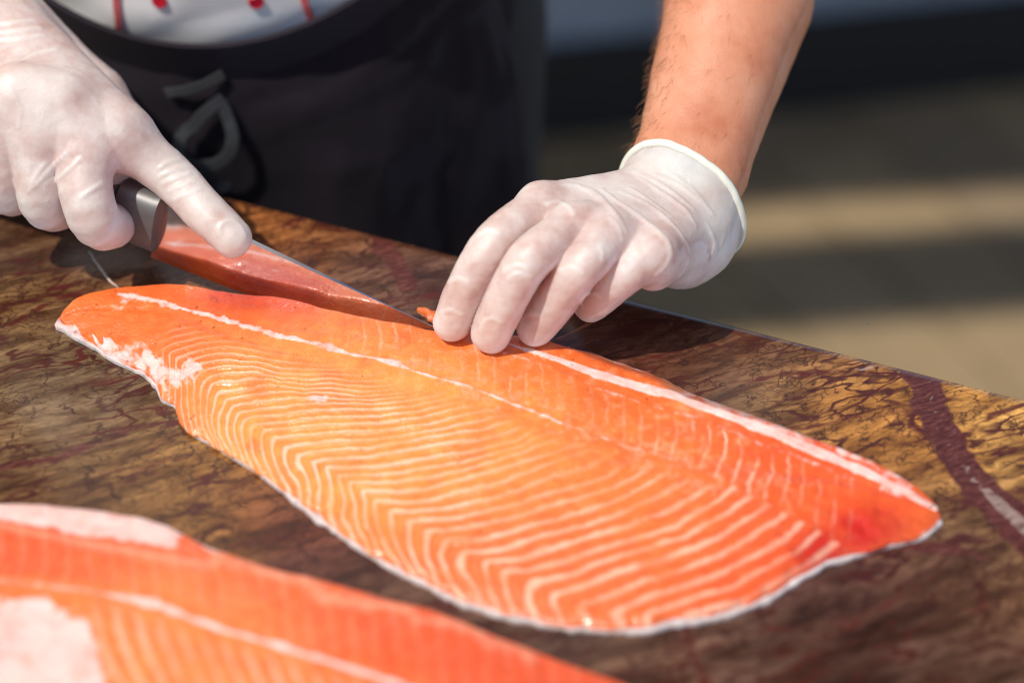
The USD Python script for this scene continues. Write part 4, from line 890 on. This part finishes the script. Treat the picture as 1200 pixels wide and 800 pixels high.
headf = [cap(HC + hu * .045 - hd * .015, HC + hu * .02 - hd * .02, .082, .082), cap(HC - hu * .05 + hd * .02, HC - hu * .085 + hd * .055, .06, .032), cap(HC + hu * .005 + hd * .075, HC - hu * .03 + hd * .098, .010, .013),
         cap(HC - hu * .062 + hd * .072 - hs * .02, HC - hu * .062 + hd * .072 + hs * .02, .0095), cap(HC + hs * .075 + hu * .01, HC + hs * .08 - hu * .03, .012, .009), cap(HC - hs * .075 + hu * .01, HC - hs * .08 - hu * .03, .012, .009),
         cap(HC + hs * .045 + hu * .03 + hd * .068, HC - hs * .045 + hu * .03 + hd * .068, .010)]
shrunk = lambda fl_, d_: [(lambda p, g=g: g(p) + d_) for g in fl_]
handsf = []
for fp in baseL + (iR, mR, rR, pR):
    handsf += chain(np.array(fp[0]), [r - .0042 for r in fp[1]])
handsf += [(lambda p, g=g: g(p) + .005) for g in palmL[:4] + palmR[:4]]
bA, bB, bC, bD = blend(bodyf, .05), blend(limbs, .005), blend(headf, .02), blend(handsf, .006)
def body(p):
    return smin(smin(smin(bA(p), bB(p), .03), bC(p), .03), bD(p), .006)
mb = surface(body, (-.62, -.12, -.005), (.30, .62, 1.80), .0045)
relax(mb, 8)
v = mb.vertices.copy(); nn = mb.vertex_normals
v += nn * ((meshkit.fbm(v * 30, 3, 2) - .5) * .003)[:, None]; mb.vertices = v
obj('body', mb, 'skin', person, smooth=True)
# hair of the forearm
arm_ax = [W + AX * x for x in (.02, .2)]
ok = ((v - W) @ AX > .012) & ((v - W) @ AX < .15) & (np.linalg.norm((v - W) - ((v - W) @ AX)[:, None] * AX, axis=1) < .06)
cand = np.nonzero(ok)[0]
pts, widths, counts = [], [], []
hr = np.random.default_rng(3)
for i in hr.choice(cand, 3600):
    n = nn[i]; dens = 0.05 + 0.95 * (n @ -lat > .58)
    if hr.random() > dens: continue
    L = hr.uniform(.003, .0075); base = v[i] + hr.normal(0, .0012, 3) * 1.0; base = base - n * .0006
    flow = -AX * .8 + n * hr.uniform(.25, .75) + lat * hr.normal(-.25, .35); flow /= np.linalg.norm(flow)
    t = np.linspace(0, 1, 4)[:, None]
    pts.append(base + flow * L * t + (-n * .25 - AX * .2) * L * t ** 2); widths += [.00012, .00011, .00009, .00004]; counts.append(4)
hc = UsdGeom.BasisCurves.Define(stage, path_for('arm_hair', person))
hc.CreateTypeAttr('linear'); hc.CreateCurveVertexCountsAttr(Vt.IntArray(counts)); hc.CreatePointsAttr(Vt.Vec3fArray.FromNumpy(np.vstack(pts).astype(np.float32)))
hc.CreateWidthsAttr(Vt.FloatArray(widths)); hc.SetWidthsInterpolation('vertex')
UsdShade.MaterialBindingAPI.Apply(hc.GetPrim()).Bind(MAT['arm_hair']); hc.GetPrim().SetCustomDataByKey('kind', 'stuff')
hairf = blend([cap(HC + hu * .052 - hd * .025, HC + hu * .02 - hd * .035, .084, .084)], .01)
mh = surface(lambda p: np.maximum(hairf(p), (p - (HC + hu * .035 + hd * .03).astype(np.float32)) @ (hd * .6 - hu * .8).astype(np.float32)), HC - .14, HC + .14, .005)
relax(mh, 6); mh.vertices += mh.vertex_normals * ((meshkit.fbm(mh.vertices * A(140, 40, 140), 3, 9) - .5) * .012)[:, None]
obj('hair', mh, 'hair_brown', person, smooth=True)

# --- shirt
def waist_z(x):                                          # height of the apron's upper edge in front
    return 0.957 + 0.021 * ((x - (HX + .002)) / .087) ** 2 * (np.abs(x - HX) < .16) + 0.021 * (.16 / .087) ** 2 * (np.abs(x - HX) >= .16)
shirtf = [ell((HX, HY - .005, 1.0), (.172, .150, .16)), ell((HX, HY - .015, 1.14), (.165, .130, .18)), ell((HX, HY - .01, 1.28), (.185, .128, .16)), cap(SHL, SHR, .068, .068),
          cap(SHL, SHL + (ELB - SHL) * .85, .066, .062), cap(SHR, SHR + (ELR - SHR) * .85, .066, .062), cap((HX, HY - .02, 1.38), (HX + .005, HY - .05, 1.47), .075, .066)]
bS = blend(shirtf, .05)
def shirt_sdf(p):
    d = bS(p) + .006 * (meshkit.fbm(p * A(14, 14, 22), 3, 12) - .5) + .004 * (meshkit.fbm(p * A(30, 30, 60), 2, 13) - .5)
    d = np.maximum(d, .915 - p[:, 2]); return np.maximum(d, (p[:, 2] - 1.475))
msh = surface(shirt_sdf, (-.62, -.02, .88), (.30, .56, 1.52), .0055)
relax(msh, 4)
shirt = obj('shirt', msh, 'shirt_cloth', person, smooth=True)
front = msh.submesh([np.nonzero((msh.triangles_center[:, 1] < HY) & (msh.triangles_center[:, 2] < 1.1))[0]], append=True)
for l in ([(138, -140), (139, -60), (137, 0), (139, 18), (141, 42), (143, 60)], [(345, -140), (352, -60), (356, 0), (362, 16), (368, 30)]):
    pt, nm = hit(front, resample(np.array(l, float), 40))
    if len(pt) > 3: obj('piping', ribbon(pt + nm * .0012, np.tile(RT, (len(pt), 1)), .0034, .0014), 'red_piping', shirt)
for x, y in ((187, 1), (300, 2), (188, -95), (298, -95)):
    pt, nm = hit(front, [(x, y)])
    if len(pt):
        b = trimesh.creation.revolve(np.array([(0, 0), (.0037, 0), (.0041, .0010), (.0036, .0020), (.0024, .0017), (0, .0019)]), sections=24)
        b.apply_transform(trimesh.geometry.align_vectors([0, 0, 1], nm[0])); b.apply_translation(pt[0] - nm[0] * .0004)
        obj('button', b, 'red_button', shirt)

# --- apron: a wrapped front panel with folds, a waistband and a tied strap
def hip(z):
    a = np.interp(z, [.30, .55, .75, .88, .96, 1.05], [.190, .190, .186, .176, .158, .150])
    b = np.interp(z, [.30, .55, .75, .88, .96, 1.05], [.150, .150, .150, .150, .142, .135])
    return a, b
def wrap(az, z, off):
    a, b = hip(z)
    return np.stack([HX + (a + off) * np.sin(az), HY - .01 - (b + off) * np.cos(az), z], -1)
na, nz_ = 150, 150
AZ, VZ = np.meshgrid(np.linspace(-1.75, 1.10, na), np.linspace(0, 1, nz_), indexing='ij')
xw = HX + .165 * np.sin(AZ)
ztop = 0.953 + 0.021 * np.minimum(((xw - HX) / .087) ** 2, 2.2)
Z = ztop * (1 - VZ) + .34 * VZ
fold = .008 * np.sin(AZ * 9 + 2.2 * meshkit.fbm(np.dstack([AZ * 1.3, VZ * 2, VZ * 0]).reshape(-1, 3), 3, 2).reshape(AZ.shape) * 3) * sstep(.0, .5, VZ) + .007 * (meshkit.fbm(np.dstack([AZ * 5, VZ * 9, VZ * 0]).reshape(-1, 3), 4, 5).reshape(AZ.shape) - .5)
fold += .006 * np.exp(-((VZ - .06) / .03) ** 2) * (meshkit.fbm(np.dstack([AZ * 3, VZ * 60, VZ * 0]).reshape(-1, 3), 3, 15).reshape(AZ.shape) - .3)
ap = wrap(AZ, Z, .008 + fold)
# the table edge holds the cloth back
dist_edge = (ap[..., :2] - e0[:2]) @ tv[:2]
push = np.clip(dist_edge + .004, 0, None) * (ap[..., 2] < TZ + .02)
ap[..., :2] -= push[..., None] * tv[:2]
apin = ap.copy(); cent = A(HX, HY, 0); dirv = ap - cent; dirv[..., 2] = 0; dirv /= np.linalg.norm(dirv, axis=-1, keepdims=True); apin -= dirv * .0018
apm = shell_grid(ap, apin)
apron = obj('apron', apm, 'apron_cloth', person, smooth=True)
az = np.linspace(-1.7, 1.6, 120)
xw = HX + .165 * np.sin(az); zt = 0.957 + 0.021 * np.minimum(((xw - HX) / .087) ** 2, 2.2)
bp = wrap(az, zt - .006, .0125) 
obj('waistband', ribbon(bp, A(0, -.35, 1), .026, .003), 'apron_cloth', apron)
def strap(l, w, lift, tilt=None):
    pt, nm = hit(apm, resample(np.array(l, float), 30, 1.2))
    if len(pt) < 4: return
    n = len(pt); lf = np.sin(np.linspace(0, np.pi, n)) * lift + .003
    obj('apron_string', ribbon(pt + nm * lf[:, None], np.cross(nm, np.gradient(pt, axis=0) * 100) * .8 + nm * .012, w, .0014), 'strap_cloth', apron)
strap([(262, 113), (245, 122), (226, 139), (213, 158), (212, 172), (228, 182), (250, 183), (268, 170), (273, 152), (266, 130), (258, 116)], .0062, .008)
strap([(196, 106), (222, 99), (242, 93), (262, 84)], .005, .004)
strap([(236, 196), (252, 210), (268, 214)], .008, .004)

# --- trousers and shoes
tf = [ell((HX, HY, .90), (.162, .125, .12))]
for s in (-1, 1):
    tf += [cap((HX + s * .088, HY - .005, .88), (HX + s * .10, HY - .01, .50), .092, .072), cap((HX + s * .10, HY - .01, .50), (HX + s * .105, HY + .03, .10), .072, .062)]
bT = blend(tf, .03)
mt = surface(lambda p: np.maximum(bT(p) + .006 * (meshkit.fbm(p * A(22, 22, 14), 3, 32) - .5), .07 - p[:, 2]), (-.40, .10, .03), (.10, .56, 1.05), .008)
relax(mt, 4)
obj('trousers', mt, 'trouser_cloth', person, smooth=True)
for s in (-1, 1):
    c = A(HX + s * .108, HY - .02, 0)
    sf = blend([cap(c + A(0, .08, .05), c + A(s * .012, -.10, .038), .045, .036), cap(c + A(0, .05, .07), c + A(0, .04, .10), .045, .04)], .02)
    ms = surface(lambda p: np.maximum(sf(p), .003 - p[:, 2]), c + A(-.09, -.17, -.02), c + A(.09, .15, .17), .006)
    obj('shoe', ms, 'shoe_leather', person, smooth=True)
#KNIFE
# ------------------------------------------------------------------ the knife
knife = thing('kitchen_knife', 'long kitchen knife with a polished steel blade slicing along the far edge of the fillet', 'knife')
down = -A(0, 0, 1); down = down - kax * (down @ kax); down /= np.linalg.norm(down)
down = down * math.cos(.10) + np.cross(kax, down) * math.sin(.10) * (1 if np.cross(kax, down)[1] < 0 else -1); nrmk = np.cross(kax, down)
if nrmk[1] > 0: nrmk = -nrmk
LB = np.linalg.norm(KT - KB); n = 60
xs = np.linspace(.006, LB, n)
spine = KB + kax * xs[:, None] - down * (.0125 * (1 - xs / LB))[:, None] * 1.0
wid = .034 * np.clip(1 - np.clip((xs - LB * .35) / (LB * .65), 0, 1) ** 2.1, .02, 1)
edge_ = KB + kax * xs[:, None] + down * ((.0225 * np.clip(1 - np.clip((xs - LB * .30) / (LB * .70), 0, 1) ** 1.9, 0, 1)) + .0004)[:, None]
th = .0016 * np.clip((LB - xs) / LB * 1.6, .25, 1)
mids = spine * .82 + edge_ * .18
rings = np.stack([spine + nrmk * th[:, None], mids + nrmk * th[:, None] * .92, edge_ + nrmk * .0001, edge_ - nrmk * .0001, mids - nrmk * th[:, None] * .92, spine - nrmk * th[:, None]], 1)
vv = rings.reshape(-1, 3); ff = []
for i in range(n - 1):
    for k in range(6):
        l = (k + 1) % 6
        ff += [[6 * i + k, 6 * i + 6 + k, 6 * i + 6 + l], [6 * i + k, 6 * i + 6 + l, 6 * i + l]]
for k in range(1, 5):
    ff += [[0, k, k + 1], [6 * n - 6, 6 * n - 6 + k + 1, 6 * n - 6 + k]]
bl = trimesh.Trimesh(vv, ff, process=False); bl.fix_normals()
obj('blade', bl, 'blade_steel', knife, smooth=20)
def oval(x0, x1, hu_, hd_, wx, steps=8, r_end=.7):
    """a rounded grip piece between two stations of the knife's axis"""
    xs_ = np.r_[x0, np.linspace(x0 + .0015, x1 - .0015, steps), x1]; k = 26; a = np.linspace(0, 2 * np.pi, k, endpoint=False); rr = []
    for i, x in enumerate(xs_):
        f = r_end if i in (0, len(xs_) - 1) else 1.0
        c_, s_ = np.cos(a), np.sin(a)
        px = np.sign(c_) * np.abs(c_) ** .7 * wx * f; py = np.where(s_ > 0, np.abs(s_) ** .7 * hu_ * f, -np.abs(s_) ** .7 * hd_ * f)
        rr.append(KB + kax * x + nrmk * px[:, None] - down * py[:, None])
    v = np.vstack(rr + [[KB + kax * xs_[0]], [KB + kax * xs_[-1]]]); f = []
    m = len(xs_)
    for i in range(m - 1):
        for j in range(k):
            l = (j + 1) % k
            f += [[i * k + j, i * k + l, (i + 1) * k + l], [i * k + j, (i + 1) * k + l, (i + 1) * k + j]]
    for j in range(k):
        l = (j + 1) % k
        f += [[m * k, l, j], [m * k + 1, (m - 1) * k + j, (m - 1) * k + l]]
    t = trimesh.Trimesh(v, f, process=False); t.fix_normals(); return t
obj('bolster', oval(-.014, .010, .0150, .0170, .0092), 'bolster_steel', knife)
hd_ = obj('handle', oval(-.122, -.0125, .0135, .0135, .0095, 14, .8), 'dark_steel', knife)
for x in (-.03, -.06, -.095):
    c = trimesh.creation.cylinder(.003, .0205, sections=20); c.apply_transform(trimesh.geometry.align_vectors([0, 0, 1], nrmk)); c.apply_translation(KB + kax * x)
    obj('rivet', c, 'bolster_steel', hd_)

# ------------------------------------------------------------------ small things on the table
def strip(l, w, hgt, seed):
    p = resample(PL(l, hgt / 2 + .0004), 40, 1.5); n_ = len(p)
    k = 10; a = np.linspace(0, 2 * np.pi, k, endpoint=False); t = np.gradient(p, axis=0); t /= np.linalg.norm(t, axis=1, keepdims=True); s = np.cross(t, [0, 0, 1])
    taper = np.sin(np.linspace(.12, np.pi - .12, n_)) ** .5
    v = (p[:, None] + s[:, None] * (np.cos(a) * w / 2)[None, :, None] * taper[:, None, None] + A(0, 0, 1) * (np.sin(a) * hgt / 2)[None, :, None] * taper[:, None, None]).reshape(-1, 3)
    v += (meshkit.fbm(v * 260, 3, seed)[:, None] - .5) * A(.003, .003, .0012) * min(1, w / .006); v[:, 2] = np.maximum(v[:, 2], TZ + .0004)
    f = []
    for i in range(n_ - 1):
        for j in range(k):
            q = (j + 1) % k
            f += [[i * k + j, i * k + q, (i + 1) * k + q], [i * k + j, (i + 1) * k + q, (i + 1) * k + j]]
    f += [[0, j + 1, j] for j in range(1, k - 1)] + [[(n_ - 1) * k, (n_ - 1) * k + j, (n_ - 1) * k + j + 1] for j in range(1, k - 1)]
    t = trimesh.Trimesh(v, f, process=False); t.fix_normals(); return t
def flesh_bit(name, mesh, label, cat):
    n_ = len(mesh.vertices); q = mesh.vertices
    nf_ = meshkit.fbm(q * 150, 3, 6)
    tag(obj_flat(name, mesh, 'salmon_flesh', None, flesh=np.tile(A(.74, .15, .035), (n_, 1)), seam=nf_ * 2, seam_amount=np.full(n_, .3), back_seam=nf_, back_amount=np.zeros(n_), fat=np.clip(nf_ * 1.2 - .3, 0, 1)), label, cat)
flesh_bit('salmon_trimming', strip([(490, 362), (503, 368), (516, 376), (534, 387), (552, 392)], .008, .006, 3), 'ragged orange strip of trimmed salmon behind the knife tip and the fingertips', 'fish trimming')
tag(obj('pale_sliver', strip([(104, 294), (116, 312), (127, 327), (139, 338)], .0014, .0012, 8), 'bone', None, smooth=True), 'thin pale sliver on the table between the knife hand and the tail of the fillet', 'sliver')
drops = []
dr_rng = np.random.default_rng(12)
for x, y, r in [(449, 338, .0022), (456, 343, .0012), (284, 592, .0016), (290, 588, .001), (297, 566, .0013), (305, 573, .001), (312, 580, .0008), (420, 330, .001), (1010, 700, .001), (940, 720, .0008), (240, 600, .001), (96, 430, .0009), (700, 400, .001)] + [(dr_rng.uniform(30, 1180), dr_rng.uniform(380, 780), dr_rng.uniform(.0004, .0009)) for _ in range(30)]:
    s = trimesh.creation.icosphere(2, 1.0); s.apply_scale([r, r * dr_rng.uniform(.8, 1.3), r * .55]); s.apply_translation(P(x, y) + A(0, 0, .0002 + r * .1)); drops.append(s)
for verts, cnt in ((H3_main, 150), (H3, 60)):
    for i in dr_rng.choice(len(verts), cnt):
        r = dr_rng.uniform(.00035, .0008); s = trimesh.creation.icosphere(2, 1.0); s.apply_scale([r, r * dr_rng.uniform(.8, 1.4), r * .6]); s.apply_translation(verts[i] + A(0, 0, r * .1)); drops.append(s)
tag(obj('water_drops', trimesh.util.concatenate(drops), 'water', None, smooth=True), 'tiny clear water drops scattered over the stone table top and the fish', 'water drops', 'stuff')
